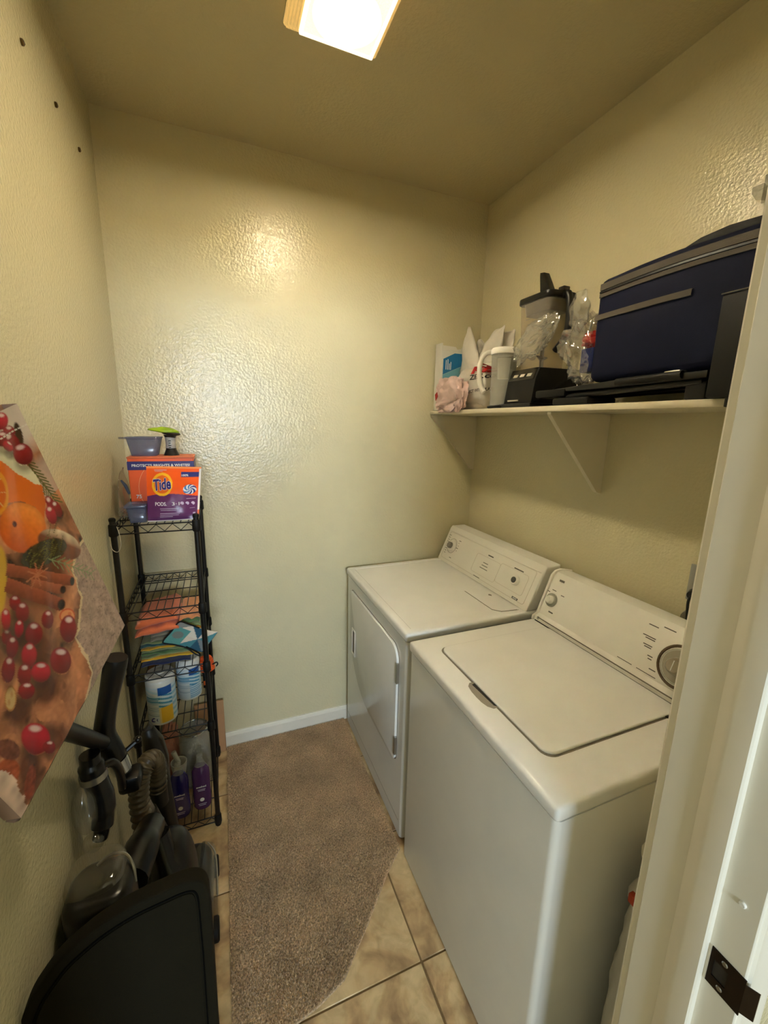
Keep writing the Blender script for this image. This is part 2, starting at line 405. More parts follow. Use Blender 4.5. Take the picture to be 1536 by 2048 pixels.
geo = nt.nodes.new('ShaderNodeNewGeometry'); ds = nt.nodes.new('ShaderNodeVectorMath'); ds.operation = 'DISTANCE'; ds.inputs[1].default_value = (0.722, 1.235, FZ)
nt.links.new(geo.outputs['Position'], ds.inputs[0])
nz = nt.nodes.new('ShaderNodeTexNoise'); nz.inputs['Scale'].default_value = 60
mr = nt.nodes.new('ShaderNodeMapRange'); mr.interpolation_type = 'SMOOTHSTEP'; mr.inputs[1].default_value = 0.0; mr.inputs[2].default_value = 0.088; mr.inputs[3].default_value = LAMP_STRENGTH*9.5; mr.inputs[4].default_value = 0.66
nt.links.new(ds.outputs['Value'], mr.inputs[0])
mk_ = nt.nodes.new('ShaderNodeMapRange'); mk_.inputs[2].default_value = 0.10; nt.links.new(ds.outputs['Value'], mk_.inputs[0]); nt.links.new(mk_.outputs[0], mc.inputs[0])
ml = nt.nodes.new('ShaderNodeMath'); ml.operation = 'MULTIPLY'; mr2 = nt.nodes.new('ShaderNodeMapRange'); mr2.inputs[3].default_value = 0.8; mr2.inputs[4].default_value = 1.2
nt.links.new(nz.outputs['Fac'], mr2.inputs[0]); nt.links.new(mr.outputs[0], ml.inputs[0]); nt.links.new(mr2.outputs[0], ml.inputs[1])
nt.links.new(ml.outputs[0], em.inputs[1]); nt.links.new(em.outputs[0], nt.nodes['Material Output'].inputs[0])
m_rim = M('lamp_rim_glass', (255, 246, 222), 0.2, emit=0.75)
obj('lens', prism(nbm(), rpoly(FX0, FX1, FY0, FY1, 0.014), 'z', FZ, FZ+0.006), m_lens, lamp)
bm = nbm()
for (x0, x1, y0, y1) in ((FX0-0.006, FX0+0.004, FY0, FY1), (FX1-0.004, FX1+0.006, FY0, FY1), (FX0-.006, FX1+.006, FY0-0.006, FY0+0.004), (FX0-.006, FX1+.006, FY1-0.004, FY1+0.006)):
    box(bm, x0, x1, y0, y1, FZ-0.004, FZ+0.008, r=0.003, seg=2)
obj('lens_rim', bm, m_rim, lamp)
# flared sides with ribs
for side in range(4):
    bm = nbm(); nr = 5; fl = 0.036
    for k in range(nr):
        zm = FZ+0.010+(H-FZ-0.016)*(k+0.5)/nr; f = (k+0.5)/nr; g = 0.0085
        xa, xb_, ya, yb = FX0-0.026*f, FX1+0.044*f, FY0-0.03*f, FY1+0.098*f
        if side == 0: tube(bm, [(xa, ya, zm), (xa, yb, zm)], g, 8)
        if side == 1: tube(bm, [(xb_, ya, zm), (xb_, yb, zm)], g, 8)
        if side == 2: tube(bm, [(xa, ya, zm), (xb_, ya, zm)], g, 8)
        if side == 3: tube(bm, [(xa, yb, zm), (xb_, yb, zm)], g, 8)
    obj('ribbed_side', bm, m_rib, lamp)
obj('base_plate', B(FX0-0.030, FX1+0.046, FY0-0.03, FY1+0.100, H-0.005, H-0.0005), m_white, lamp)

# ------------------------------------------------------------------ rug (carpet remnant)
RP = [(0.316, 1.988), (0.938, 1.988), (0.938, 1.200), (0.86, 1.135), (0.74, 1.010), (0.622, 0.897), (0.54, 0.868), (0.45, 0.850), (0.36, 0.845), (0.302, 0.842), (0.306, 1.2), (0.310, 1.6)]
def inpoly(px, py, poly):
    ins = np.zeros(px.shape, bool); n = len(poly)
    for i in range(n):
        x1, y1 = poly[i]; x2, y2 = poly[(i+1) % n]
        c = ((y1 > py) != (y2 > py)) & (px < (x2-x1)*(py-y1)/(y2-y1+1e-12)+x1)
        ins ^= c
    return ins
m_carpet = M('beige_carpet', (194, 168, 136), 0.95, bump=0.002, bscale=450, var=0.20, vscale=7, sheen=0.0)
nt = m_carpet.node_tree; b = nt.nodes['Principled BSDF']; old = b.inputs['Base Color'].links[0].from_socket
n3 = nt.nodes.new('ShaderNodeTexNoise'); n3.inputs['Scale'].default_value = 190; n3.inputs['Detail'].default_value = 2
tcn = nt.nodes.new('ShaderNodeTexCoord'); nt.links.new(tcn.outputs['Object'], n3.inputs['Vector'])
rp = nt.nodes.new('ShaderNodeMapRange'); rp.inputs[1].default_value = 0.3; rp.inputs[2].default_value = 0.7; rp.inputs[3].default_value = 0.55; rp.inputs[4].default_value = 1.45; nt.links.new(n3.outputs['Fac'], rp.inputs[0])
sc_ = nt.nodes.new('ShaderNodeVectorMath'); sc_.operation = 'SCALE'; nt.links.new(old, sc_.inputs[0]); nt.links.new(rp.outputs[0], sc_.inputs['Scale']); nt.links.new(sc_.outputs[0], b.inputs['Base Color'])
rug = thing('carpet_remnant', (0.6, 1.5, 0), 'beige carpet remnant with a cut diagonal corner on the tile floor', 'rug')
obj('backing', prism(nbm(), RP, 'z', 0.0005, 0.009), m_carpet, rug, smooth=False)
N = 120000
px = RNG.uniform(0.30, 1.0, N); py = RNG.uniform(0.84, 1.99, N)
k = inpoly(px, py, RP); px, py = px[k], py[k]; n = len(px)
ang = RNG.uniform(0, 2*math.pi, n); hh = RNG.uniform(0.004, 0.0085, n); ww = RNG.uniform(0.0010, 0.0018, n)
lx, ly = RNG.normal(0, 0.0022, n), RNG.normal(0, 0.0022, n)
V = np.zeros((n, 3, 3)); ca, sa = np.cos(ang)*ww, np.sin(ang)*ww
V[:, 0] = np.stack([px-ca, py-sa, np.full(n, 0.0088)], 1); V[:, 1] = np.stack([px+ca, py+sa, np.full(n, 0.0088)], 1)
V[:, 2] = np.stack([px+lx, py+ly, 0.009+hh], 1)
me = bpy.data.meshes.new('pile'); me.vertices.add(3*n); me.vertices.foreach_set('co', V.ravel()); me.loops.add(3*n)
me.loops.foreach_set('vertex_index', np.arange(3*n, dtype=np.int32)); me.polygons.add(n); me.polygons.foreach_set('loop_start', np.arange(0, 3*n, 3, dtype=np.int32))
me.update(calc_edges=True)
pile = finish('pile', me, m_carpet, rug, smooth=False); pile['kind'] = 'stuff'

# ------------------------------------------------------------------ dryer
def knob(parent, name, c, d, r, h, mat, ring=None):
    k_ = obj(name, disc(nbm(), c, d, r, h, 28, 0.003), mat, parent)
    return k_
def frame_on(c, n):
    n = Vector(n).normalized(); right = Vector((0, -1, 0)); up = right.cross(n)*-1
    if up.z < 0: up = -up
    return right, up.normalized(), n
m_line = M('seam_shadow', (120, 112, 100), 0.6)
def machine_body(root, xf, y0, y1, zt, slab):
    # cabinet with rounded front edges
    xb = 1.63
    poly = [(xb, y0+0.004), (xb, y1-0.004), (xf+0.014, y1-0.004)]
    for k_ in range(6):
        a = math.radians(90+90*k_/5); poly.append((xf+0.004+0.012+0.012*math.cos(a), y1-0.004-0.012+0.012*math.sin(a)))
    for k_ in range(9):
        a = math.radians(180+90*k_/8); rr = 0.016; poly.append((xf+0.004+rr+rr*math.cos(a), y0+0.004+rr+rr*math.sin(a)))
    body = obj('cabinet', prism(nbm(), poly, 'z', 0.014, zt-slab-0.002), m_enamel, root)
    for (x, y) in ((xf+0.06, y0+0.06), (xf+0.06, y1-0.06), (xb-0.06, y0+0.06), (xb-0.06, y1-0.06)):
        obj('foot', lathe(nbm(), [(0.02, 0), (0.02, 0.006), (0.01, 0.008), (0.01, 0.016)], (x, y, 0.0005), 12), m_black, root)
    return body
dy0, dy1, dxf, zt = 1.226, 1.974, 0.947, 0.916
dry = thing('dryer', (1.28, 1.6, 0), 'white front-loading dryer with hinged door against the back wall', 'dryer')
machine_body(dry, dxf, dy0, dy1, zt, 0.036)
# worktop: rounded slab with a shallow dished panel
def worktop(root, xf, y0, y1, zt, slab, dish, name='worktop'):
    bm = nbm(); xb = 1.635
    box(bm, xf-0.002, xb, y0, y1, zt-slab, zt, r=0.011, seg=4)
    top = max(bm.faces, key=lambda f: (f.calc_center_median().z, f.calc_area()))
    if dish:
        r_ = bmesh.ops.inset_individual(bm, faces=[top], thickness=0.030)
        bmesh.ops.inset_individual(bm, faces=[top], thickness=0.006, depth=-0.0035)
    return obj(name, bm, m_enamel, root, ang=30)
worktop(dry, dxf, dy0, dy1, zt, 0.036, True)
lint = obj('lint_lid', prism(nbm(), [(1.366, 1.486), (1.366, 1.300), (1.392, 1.272), (1.470, 1.262), (1.470, 1.560)], 'z', zt-0.0035, zt+0.0012, r=0.001, seg=1), m_enamel, dry, smooth=False)
obj('lint_pull_mark', prism(nbm(), [(1.445, 1.435), (1.436, 1.425), (1.445, 1.412), (1.452, 1.424)], 'z', zt+0.0012, zt+0.0016), m_line, dry)
obj('lint_outline', tube(nbm(), [(1.366, 1.505, zt-0.002), (1.366, 1.300, zt-0.0015), (1.392, 1.272, zt-0.001), (1.462, 1.263, zt)], 0.0012, 6), m_line, dry)
# door
dp = rpoly(1.292, 1.888, 0.328, 0.826, [0.020, 0.06, 0.03, 0.20])
# order of rpoly corners: (+,+),( -,+),(-,-),(+,-) in (y,z)
dp = rpoly(1.292, 1.888, 0.328, 0.826, [0.020, 0.06, 0.030, 0.30], n=8)
door = obj('door', prism(nbm(), dp, 'x', dxf-0.0065, dxf+0.006, r=0.003, seg=2), m_enamel, dry, ang=30)
gap = obj('door_gap', prism(nbm(), [(1.59+(a-1.59)*1.011, 0.577+(b_-0.577)*1.013) for a, b_ in dp], 'x', dxf+0.0032, dxf+0.005), m_line, dry)
hb = nbm()
for a in ((1.800, 1.808, 0.505, 0.632), (1.842, 1.850, 0.505, 0.632), (1.800, 1.850, 0.497, 0.508), (1.800, 1.850, 0.629, 0.640)): box(hb, dxf-0.0095, dxf-0.006, *a, r=0.0015, seg=1)
h_ = obj('handle', hb, m_white, None); sub(h_, door)
h_ = obj('handle_recess', B(dxf-0.0068, dxf-0.0064, 1.808, 1.842, 0.508, 0.630), m_line, None); sub(h_, door)
for z0_, z1_ in ((0.680, 0.765), (0.365, 0.445)):
    obj('hinge', B(dxf-0.0095, dxf+0.002, 1.284, 1.297, z0_, z1_, r=0.001, seg=1), m_silver, dry)
obj('toe_seam', B(dxf+0.0035, dxf+0.005, dy0+0.03, dy1-0.02, 0.078, 0.080), m_line, dry)
# console
def console(root, prof, y0, y1, mat, name='console'):
    bm = prism(nbm(), prof, 'y', y0, y1, r=0.010, seg=3)
    return obj(name, bm, mat, root, ang=30)
dprof = [(1.482, zt+0.0005), (1.556, 1.088), (1.566, 1.100), (1.640, 1.100), (1.640, zt+0.0005)]
dc = console(dry, dprof, dy0+0.004, dy1-0.002, m_enamel2)
dn = Vector((-(1.088-zt), 0, (1.556-1.482))).normalized(); dup = Vector((1.556-1.482, 0, 1.088-zt)).normalized()
def dpt(y, s, off=0.0):   # s: metres up the sloping face
    return Vector((1.482, y, zt))+dup*s+dn*off
def stroke_marks(name, items, mat, parent, pt, up_, off=0.0006):
    """small printed bars on a console face: (y, s, width, height)"""
    bm = nbm()
    for (y, s, w, h) in items:
        vs_ = [bm.verts.new(pt(y+sy*w/2, s+ss*h/2, off)) for sy, ss in ((1, -1), (-1, -1), (-1, 1), (1, 1))]
        bm.faces.new(vs_)
    o = obj(name, bm, mat, parent, smooth=False); o['kind'] = 'stuff'
    return o
def outline(name, y0, y1, s0, s1, r, pt, mat, parent, rad=0.0009):
    pts = [pt(y, s, 0.0004) for y, s in rpoly(y0, y1, s0, s1, r)]
    return obj(name, tube(nbm(), pts, rad, 6, closed=True), mat, parent)
outline('face_outline', 1.262, 1.945, 0.018, 0.168, 0.012, dpt, M('pale_line', (200, 194, 180), 0.5), dry)
obj('top_ridge', tube(nbm(), [dpt(1.24, 0.171, 0.001), dpt(1.96, 0.171, 0.001)], 0.003, 8), m_enamel2, dry)
outline('label_outline', 1.475, 1.66, 0.035, 0.128, 0.012, dpt, M('pale_line', (200, 194, 180)), dry, 0.0007)
outline('label_outline', 1.290, 1.475, 0.045, 0.135, 0.012, dpt, M('pale_line', (200, 194, 180)), dry, 0.0007)
c0 = dpt(1.885, 0.098)
k1 = knob(dry, 'timer_knob', c0, dn, 0.033, 0.010, m_enamel2)
g1 = obj('grip', disc(nbm(), c0+dn*0.010, dn, 0.017, 0.016, 20, 0.003), M('grey_knob', (120, 114, 106), 0.35), None); sub(g1, k1)
obj('knob_dial_ring', tube(nbm(), [c0+dn*0.0006+(Vector((0, 1, 0))*math.cos(a)+dup*math.sin(a))*0.040 for a in np.linspace(0.3, 5.6, 30)], 0.0008, 5), m_greyink, dry)
c1 = dpt(1.352, 0.094)
k2 = knob(dry, 'start_knob', c1, dn, 0.022, 0.014, m_enamel2)
g2 = obj('button', disc(nbm(), c1+dn*0.014, dn, 0.013, 0.004, 20, 0.001), M('dark_grey_button', (70, 68, 62), 0.35), None); sub(g2, k2)
it = []
for k_ in range(9):
    it.append((1.938-0.0015*k_, 0.148-0.0125*k_, 0.012 if k_ % 3 else 0.020, 0.0028))
for k_ in range(5): it.append((1.832+0.004*(k_ % 2), 0.140-0.014*k_, 0.020 if k_ in (0, 3) else 0.006, 0.003))
it += [(1.86, 0.036, 0.02, 0.003)]
for k_, w in enumerate((0.038, 0.046, 0.060)): it += [(1.575, 0.098-0.014*k_, w, 0.003)]
it += [(1.56, 0.140, 0.04, 0.0055), (1.36, 0.141, 0.06, 0.005), (1.60, 0.020, 0.05, 0.003)]
stroke_marks('printed_marks', it, m_greyink, dry, dpt, dup)
stroke_marks('maker_badge', [(1.318, 0.024, 0.036, 0.0085)], m_ink, dry, dpt, dup)
stroke_marks('maker_badge', [(1.318, 0.024, 0.026, 0.003)], m_whiteink, dry, dpt, dup, 0.0009)

# ------------------------------------------------------------------ washer
wy0, wy1, wxf = 0.494, 1.184, 0.938
wash = thing('washing_machine', (1.28, 0.84, 0), 'white top-loading washing machine nearest the doorway', 'washing machine')
machine_body(wash, wxf, wy0, wy1, zt, 0.038)
worktop(wash, wxf, wy0, wy1, zt, 0.038, False)
lp = rpoly(1.012, 1.462, 0.604, 1.100, 0.030)
obj('lid_gap', prism(nbm(), [(1.237+(a-1.237)*1.020, 0.852+(b_-0.852)*1.018) for a, b_ in lp], 'z', zt-0.0005, zt+0.0006), m_line, wash)
lid = obj('lid', prism(nbm(), lp, 'z', zt-0.001, zt+0.0075, r=0.004, seg=3), m_enamel, wash, ang=30)
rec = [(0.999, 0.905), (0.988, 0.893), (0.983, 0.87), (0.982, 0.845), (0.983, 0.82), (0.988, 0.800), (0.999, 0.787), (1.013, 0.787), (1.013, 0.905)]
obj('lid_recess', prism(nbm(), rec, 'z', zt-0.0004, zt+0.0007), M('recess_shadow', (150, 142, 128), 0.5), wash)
obj('lid_recess_mouth', prism(nbm(), [(1.002, 0.895), (1.013, 0.898), (1.013, 0.79), (1.006, 0.797)], 'z', zt, zt+0.0012), m_dark, wash)
for y in (0.633, 0.655): obj('hinge_pin', disc(nbm(), (1.42+(y-0.633)*-0.6, 0.603, zt), (0, 0, 1), 0.005, 0.004, 10), m_dark, wash)
obj('worktop_dimple', disc(nbm(), (1.39, 0.545, zt-0.0005), (0, 0, 1), 0.010, 0.0016, 16, 0.0012), m_enamel, wash)
wprof = [(1.468, zt+0.0005), (1.472, zt+0.016), (1.490, zt+0.026), (1.545, 1.085), (1.562, 1.100), (1.590, 1.104), (1.640, 1.092), (1.640, zt+0.0005)]
console(wash, wprof, wy0+0.002, wy1-0.004, m_enamel2)
wn = Vector((-(1.085-zt-0.026), 0, 0.055)).normalized(); wup = Vector((0.055, 0, 1.085-zt-0.026)).normalized()
def wpt(y, s, off=0.0): return Vector((1.490, y, zt+0.026))+wup*s+wn*off
obj('trim_strip', tube(nbm(), [(1.4700, wy0+0.02, zt+0.0165), (1.4700, wy1-0.03, zt+0.0165)], 0.0018, 6), m_line, wash)
obj('base_gap', B(1.4655, 1.470, wy0+0.015, wy1-0.02, zt+0.0003, zt+0.003), m_dark, wash)
# end cap
ec = [(x-0.006 if x < 1.6 else x, z+(0.006 if z > 1.0 else 0)) for x, z in wprof]
obj('console_end_cap', prism(nbm(), ec, 'y', wy1-0.014, wy1-0.002, r=0.004, seg=2), m_white, wash)
obj('cap_screw', disc(nbm(), (1.474, wy1-0.03, zt+0.012), (-1, 0, 0.3), 0.006, 0.004, 12, 0.001), m_silver, wash)
c0 = wpt(1.137, 0.066)
k1 = knob(wash, 'load_knob', c0, wn, 0.026, 0.008, m_clear)
g1 = obj('grip', lathe(nbm(), [(0.017, 0), (0.015, 0.016), (0.012, 0.020)], c0+wn*0.001, 20, align(wn)), m_white, None); sub(g1, k1)
c1 = wpt(0.655, 0.068)
obj('dial_ring', tube(nbm(), [c1+wn*0.0008+(Vector((0, 1, 0))*math.cos(a)+wup*math.sin(a))*0.058 for a in np.linspace(0, 2*math.pi, 40, endpoint=False)], 0.0042, 6, closed=True), M('brown_dial', (88, 70, 50), 0.4), wash)
k2 = knob(wash, 'timer_dial', c1, wn, 0.050, 0.010, m_clear)
g2 = obj('dial_face', disc(nbm(), c1+wn*0.0012, wn, 0.046, 0.003, 30, 0.001), M('silver_dial', (178, 170, 155), 0.4), None); sub(g2, k2)
g3 = obj('grip', lathe(nbm(), [(0.026, 0), (0.022, 0.022), (0.018, 0.026)], c1+wn*0.010, 24, align(wn)), M('champagne_knob', (160, 150, 132), 0.3, metal=0.3), None); sub(g3, k2)
bm = nbm(); p0 = c1+wn*0.037
for s_ in (-1, 1): pass
tube(bm, [p0-wup*0.015, p0+wup*0.015], 0.0014, 6); g4 = obj('pointer', bm, m_whiteink, None); sub(g4, k2)
it = [(1.125, 0.148, 0.024, 0.008)]
it += [(1.165, 0.092, 0.014, 0.0028), (1.142, 0.104, 0.02, 0.0028), (1.098, 0.098, 0.016, 0.0028), (1.12, 0.022, 0.022, 0.005)]
for k_, (dy_, ds, w) in enumerate(((0.105, 0.075, 0.03), (0.06, 0.085, 0.035), (0.105, 0.04, 0.04), (0.10, 0.034, 0.03), (0.10, 0.015, 0.028), (0.098, 0.009, 0.022), (0.082, -0.012, 0.016), (0.08, -0.02, 0.012), (0.062, -0.045, 0.02))):
    it.append((0.655+dy_, 0.068+ds, w, 0.003))
it += [(0.80, 0.006, 0.05, 0.0022), (0.73, 0.006, 0.06, 0.0022)]
stroke_marks('printed_marks', it, m_greyink, wash, wpt, wup)

# ------------------------------------------------------------------ wall shelf with brackets
m_shelf = M('painted_shelf', (226, 216, 192), 0.4, bump=0.0002, bscale=80)
ZS = 1.722
shelf = thing('wall_shelf', (1.69, 1.2, ZS-0.019), 'cream painted wall shelf with triangular brackets above the machines', 'shelf')
obj('board', B(1.41, W-0.0005, 0.42, D-0.0005, ZS-0.019, ZS, r=0.003, seg=2), m_shelf, shelf)
for y0_, y1_ in ((1.136, 1.154), (D-0.019, D-0.001)):
    obj('bracket', prism(nbm(), [(1.416, ZS-0.0195), (1.416, ZS-0.028), (W-0.022, 1.415), (W-0.001, 1.410), (W-0.001, ZS-0.0195)], 'y', y0_, y1_), m_shelf, shelf, smooth=False)
obj('bracket', prism(nbm(), [(1.416, ZS-0.0195), (1.416, ZS-0.028), (W-0.022, 1.415), (W-0.001, 1.410), (W-0.001, ZS-0.0195)], 'y', 0.44, 0.458), m_shelf, shelf, smooth=False)

# white box with blue print
bx = thing('cardboard_box', (1.50, 1.96, ZS), 'white cardboard box with blue printed panel at the far end of the shelf', 'box')
bm = B(1.421, 1.60, 1.925, 1.99, ZS+0.001, 2.02, r=0.002, seg=1); obj('box_body', bm, M('white_card', (226, 222, 212), 0.7), bx)
obj('box_flap', prism(nbm(), [(1.421, 2.018), (1.60, 2.018), (1.60, 2.050), (1.575, 2.050), (1.57, 2.040), (1.545, 2.036), (1.535, 2.048), (1.421, 2.052)], 'y', 1.984, 1.990), M('white_card', (226, 222, 212)), bx, smooth=False)
obj('box_edge', B(1.421, 1.427, 1.926, 1.988, 2.018, 2.050), M('white_card', (226, 222, 212)), bx, smooth=False)
obj('blue_panel', prism(nbm(), [(1.432, 1.90), (1.56, 1.955), (1.56, 2.005), (1.495, 2.005), (1.432, 1.975)], 'y', 1.9238, 1.925), M('print_blue', (26, 112, 170), 0.5), bx, smooth=False)
obj('pale_blue_panel', prism(nbm(), [(1.432, 1.83), (1.56, 1.83), (1.56, 1.954), (1.432, 1.899)], 'y', 1.924, 1.925), M('print_pale_blue', (120, 178, 196), 0.5), bx, smooth=False)
bm = nbm()
for k_, (x, h) in enumerate(((1.446, 0.045), (1.456, 0.05), (1.465, 0.03), (1.473, 0.038))): box(bm, x, x+0.004, 1.9233, 1.9238, 1.925, 1.925+h)
obj('printed_lines', bm, m_whiteink, bx, smooth=False)

# grocery bags
def bagmat(name, col, tr=0.25):
    m = M(name, col, 0.38, bump=0.0006, bscale=90, var=0.05, vscale=30)
    nt = m.node_tree; b = nt.nodes['Principled BSDF']; out = nt.nodes['Material Output']
    t = nt.nodes.new('ShaderNodeBsdfTranslucent'); t.inputs[0].default_value = (*lin(col), 1)
    mx = nt.nodes.new('ShaderNodeMixShader'); mx.inputs[0].default_value = tr
    nt.links.new(b.outputs[0], mx.inputs[1]); nt.links.new(t.outputs[0], mx.inputs[2]); nt.links.new(mx.outputs[0], out.inputs[0])
    return m
m_wbag = bagmat('white_bag_film', (238, 232, 222)); m_pbag = bagmat('pink_bag_film', (240, 212, 208))
def crumpled(c, rad, seed, amp=0.012, s=14, zmin=None, ymax=None, xmin=None, xmax=None, top=None, seg=56, rings=36, pw=0.6):
    def fn(u, p):
        # superellipsoid
        q = Vector((math.copysign(abs(u.x)**pw, u.x)*rad[0], math.copysign(abs(u.y)**pw, u.y)*rad[1], math.copysign(abs(u.z)**0.8, u.z)*rad[2]))
        q += u*crumple(u, s/10, amp, seed)
        if top and u.z > top[0]:
            f = (u.z-top[0])/(1-top[0]); q.x *= 1-f*top[1]; q.y *= 1-f*top[1]
        return q
    bm = ellip(nbm(), c, rad, seg, rings, fn)
    for v in bm.verts:
        if zmin is not None and v.co.z < zmin: v.co.z = zmin+0.0005*random.random()
        if ymax is not None and v.co.y > ymax: v.co.y = ymax
        if xmin is not None and v.co.x < xmin: v.co.x = xmin
        if xmax is not None and v.co.x > xmax: v.co.x = xmax
    return bm
def leaf_sheet(root, tip, side, w, seed, bow=0.02, tri=False):
    """a bag handle: doubled film tapering from root to tip"""
    root, tip, side = Vector(root), Vector(tip), Vector(side).normalized(); d = tip-root; nrm = d.cross(side).normalized()
    V = []; F = []; nu, nv = 13, 17
    for j in range(nv):
        t = j/(nv-1); ww = w*(0.35+0.65*math.sin(math.pi*min(1, 0.15+t*0.80)))*(1.0 if t < 0.8 else max(0.15, (1-t)/0.2*0.85+0.15))
        if tri: ww = w*((1-t)**0.75+0.10)
        for i in range(nu):
            a = 2*i/(nu-1)-1
            p = root+d*t+side*(a*ww)+nrm*(bow*(1-a*a)*math.sin(math.pi*t)+0.006*noise.noise(Vector((a*2, t*5, seed))))
            p += side*0.010*noise.noise(Vector((t*4, seed, a)))
            V.append(p)
    for j in range(nv-1):
        for i in range(nu-1): F.append((j*nu+i, j*nu+i+1, (j+1)*nu+i+1, (j+1)*nu+i))
    return V, F
gb = thing('grocery_bag', (1.57, 1.745, ZS), 'white plastic grocery bag with red and black lettering and knotted handles on the shelf', 'plastic bag')
gbm = crumpled((1.565, 1.738, 1.832), (0.112, 0.178, 0.135), 3, amp=0.020, zmin=ZS+0.001, xmin=1.458, xmax=1.685, ymax=1.918, top=(0.25, 0.60))
for v in gbm.verts: v.co.y = max(v.co.y, 1.565)
gbo = obj('bag_body', gbm, m_wbag, gb, ang=60)
for (rt, tp, sd, w, bow, tri) in (((1.500, 1.775, 1.890), (1.525, 1.845, 2.118), (0.1, 1, 0.15), 0.105, 0.03, True), ((1.52, 1.735, 1.905), (1.575, 1.640, 2.090), (0.05, 0.75, 0.65), 0.062, 0.03, False), ((1.56, 1.72, 1.91), (1.605, 1.605, 2.07), (0.05, 0.8, 0.6), 0.062, -0.025, False), ((1.565, 1.77, 1.90), (1.565, 1.81, 2.06), (0.1, 1, 0.1), 0.09, -0.025, True)):
    V, F = leaf_sheet(rt, tp, sd, w, w*77+bow*9, bow, tri)
    o = meshobj('handle', V, F, m_wbag, gb, ang=80)
    md = o.modifiers.new('thickness', 'SOLIDIFY'); md.thickness = 0.0012
me = gbo.data; bvh = BVHTree.FromPolygons([v.co.copy() for v in me.vertices], [tuple(p.vertices) for p in me.polygons])
def stick(p):
    best = None
    for dy_, dz_ in ((0, 0), (0.009, 0), (-0.009, 0), (0, 0.009), (0, -0.009)):
        h = bvh.ray_cast(Vector((p.x-0.3, p.y+dy_, p.z+dz_)), Vector((1, 0, 0)))
        if h[0] is not None and (best is None or h[0].x < best): best = h[0].x
    return Vector((best-0.002, p.y, p.z)) if best is not None else p
m_red = M('red_ink', (186, 34, 34), 0.5)
text('lettering', 'ZELS.co', 0.150, (1.42, 1.645, 1.868), (0, -1, 0), (0, 0.0, 1), m_ink, gb, 0.02, height=0.022, proj=stick)
text('lettering', 'CONNECT WITH US', 0.205, (1.42, 1.680, 1.806), (0, -1, 0.05), (0, 0.05, 1), m_ink, gb, 0.015, height=0.014, proj=stick)
text('lettering', 'RE', 0.130, (1.42, 1.650, 1.900), (0, -1, 0), (0, 0, 1), m_red, gb, 0.05, height=0.034, proj=stick)
pk = thing('plastic_bag', (1.45, 1.81, ZS), 'crumpled pinkish plastic bag spilling over the far shelf edge', 'plastic bag')
pbm = crumpled((1.412, 1.808, 1.790), (0.024, 0.135, 0.090), 11, amp=0.022, s=18, zmin=ZS-0.012, xmax=1.4400)
for v in pbm.verts:
    v.co.y = min(v.co.y, 1.918)
    if v.co.x > 1.408: v.co.z = max(v.co.z, ZS+0.0005)
obj('bag_body', pbm, m_pbag, pk, ang=60)
obj('red_print', prism(nbm(), [(1.925, 1.80), (1.905, 1.812), (1.895, 1.79), (1.915, 1.77)], 'x', 1.393, 1.3945), m_red, pk)

# water pitcher
wp = thing('water_pitcher', (1.48, 1.478, ZS), 'clear water pitcher with white lid and white handle on the shelf', 'pitcher')
PC = (1.466, 1.480, ZS)
obj('jug', lathe(nbm(), [(0.044, 0.001), (0.046, 0.01), (0.051, 0.20), (0.052, 0.215), (0.050, 0.215), (0.044, 0.012)], PC, 28), m_clear, wp)
obj('filter', lathe(nbm(), [(0.022, 0.12), (0.026, 0.19), (0.026, 0.20)], PC, 18), m_white, wp)
obj('lid', lathe(nbm(), [(0.054, 0.214), (0.055, 0.218), (0.055, 0.232), (0.050, 0.238), (0.01, 0.240)], PC, 28), m_white, wp)
hd = Vector((-0.55, 0.835, 0)); pc_ = Vector(PC)
hp = spline([pc_+hd*a+Vector((0, 0, z)) for a, z in ((0.050, 0.228), (0.078, 0.226), (0.098, 0.205), (0.105, 0.165), (0.102, 0.120), (0.090, 0.085), (0.078, 0.070))], 6)
obj('handle', tube(nbm(), hp, 0.0105, 12), m_white, wp)

# blender base + jug
bb = thing('food_blender', (1.55, 1.335, ZS), 'black blender motor unit with three pale buttons on the shelf front', 'blender')
def frust(bm, lo, hi, z0_, z1_):
    a = [bm.verts.new((x, y, z0_)) for x, y in lo]; c = [bm.verts.new((x, y, z1_)) for x, y in hi]; n_ = len(lo)
    bm.faces.new(a[::-1]); bm.faces.new(c)
    for i in range(n_): bm.faces.new((a[i], a[(i+1) % n_], c[(i+1) % n_], c[i]))
    return bm
bpoly = [(1.428, ZS+0.012), (1.432, ZS+0.012), (1.444, ZS+0.100), (1.462, ZS+0.143), (1.66, ZS+0.145), (1.66, ZS+0.012)]
obj('housing', prism(nbm(), bpoly, 'y', 1.262, 1.420, r=0.006, seg=2), m_blackm, bb)
obj('plinth', B(1.424, 1.662, 1.256, 1.426, ZS+0.0005, ZS+0.016, r=0.004), m_black, bb)
pn = Vector((-0.043, 0, 0.018)).normalized(); pu = Vector((0.018, 0, 0.043)).normalized(); pc = Vector((1.453, 1.341, ZS+0.1215))
obj('control_panel', prism(nbm(), [(1.4425, ZS+0.101), (1.444, ZS+0.1005), (1.4615, ZS+0.1425), (1.4600, ZS+0.143)], 'y', 1.272, 1.410), M('panel_black', (12, 12, 12), 0.2), bb, smooth=False)
m_btn = M('pale_button', (196, 190, 176), 0.4)
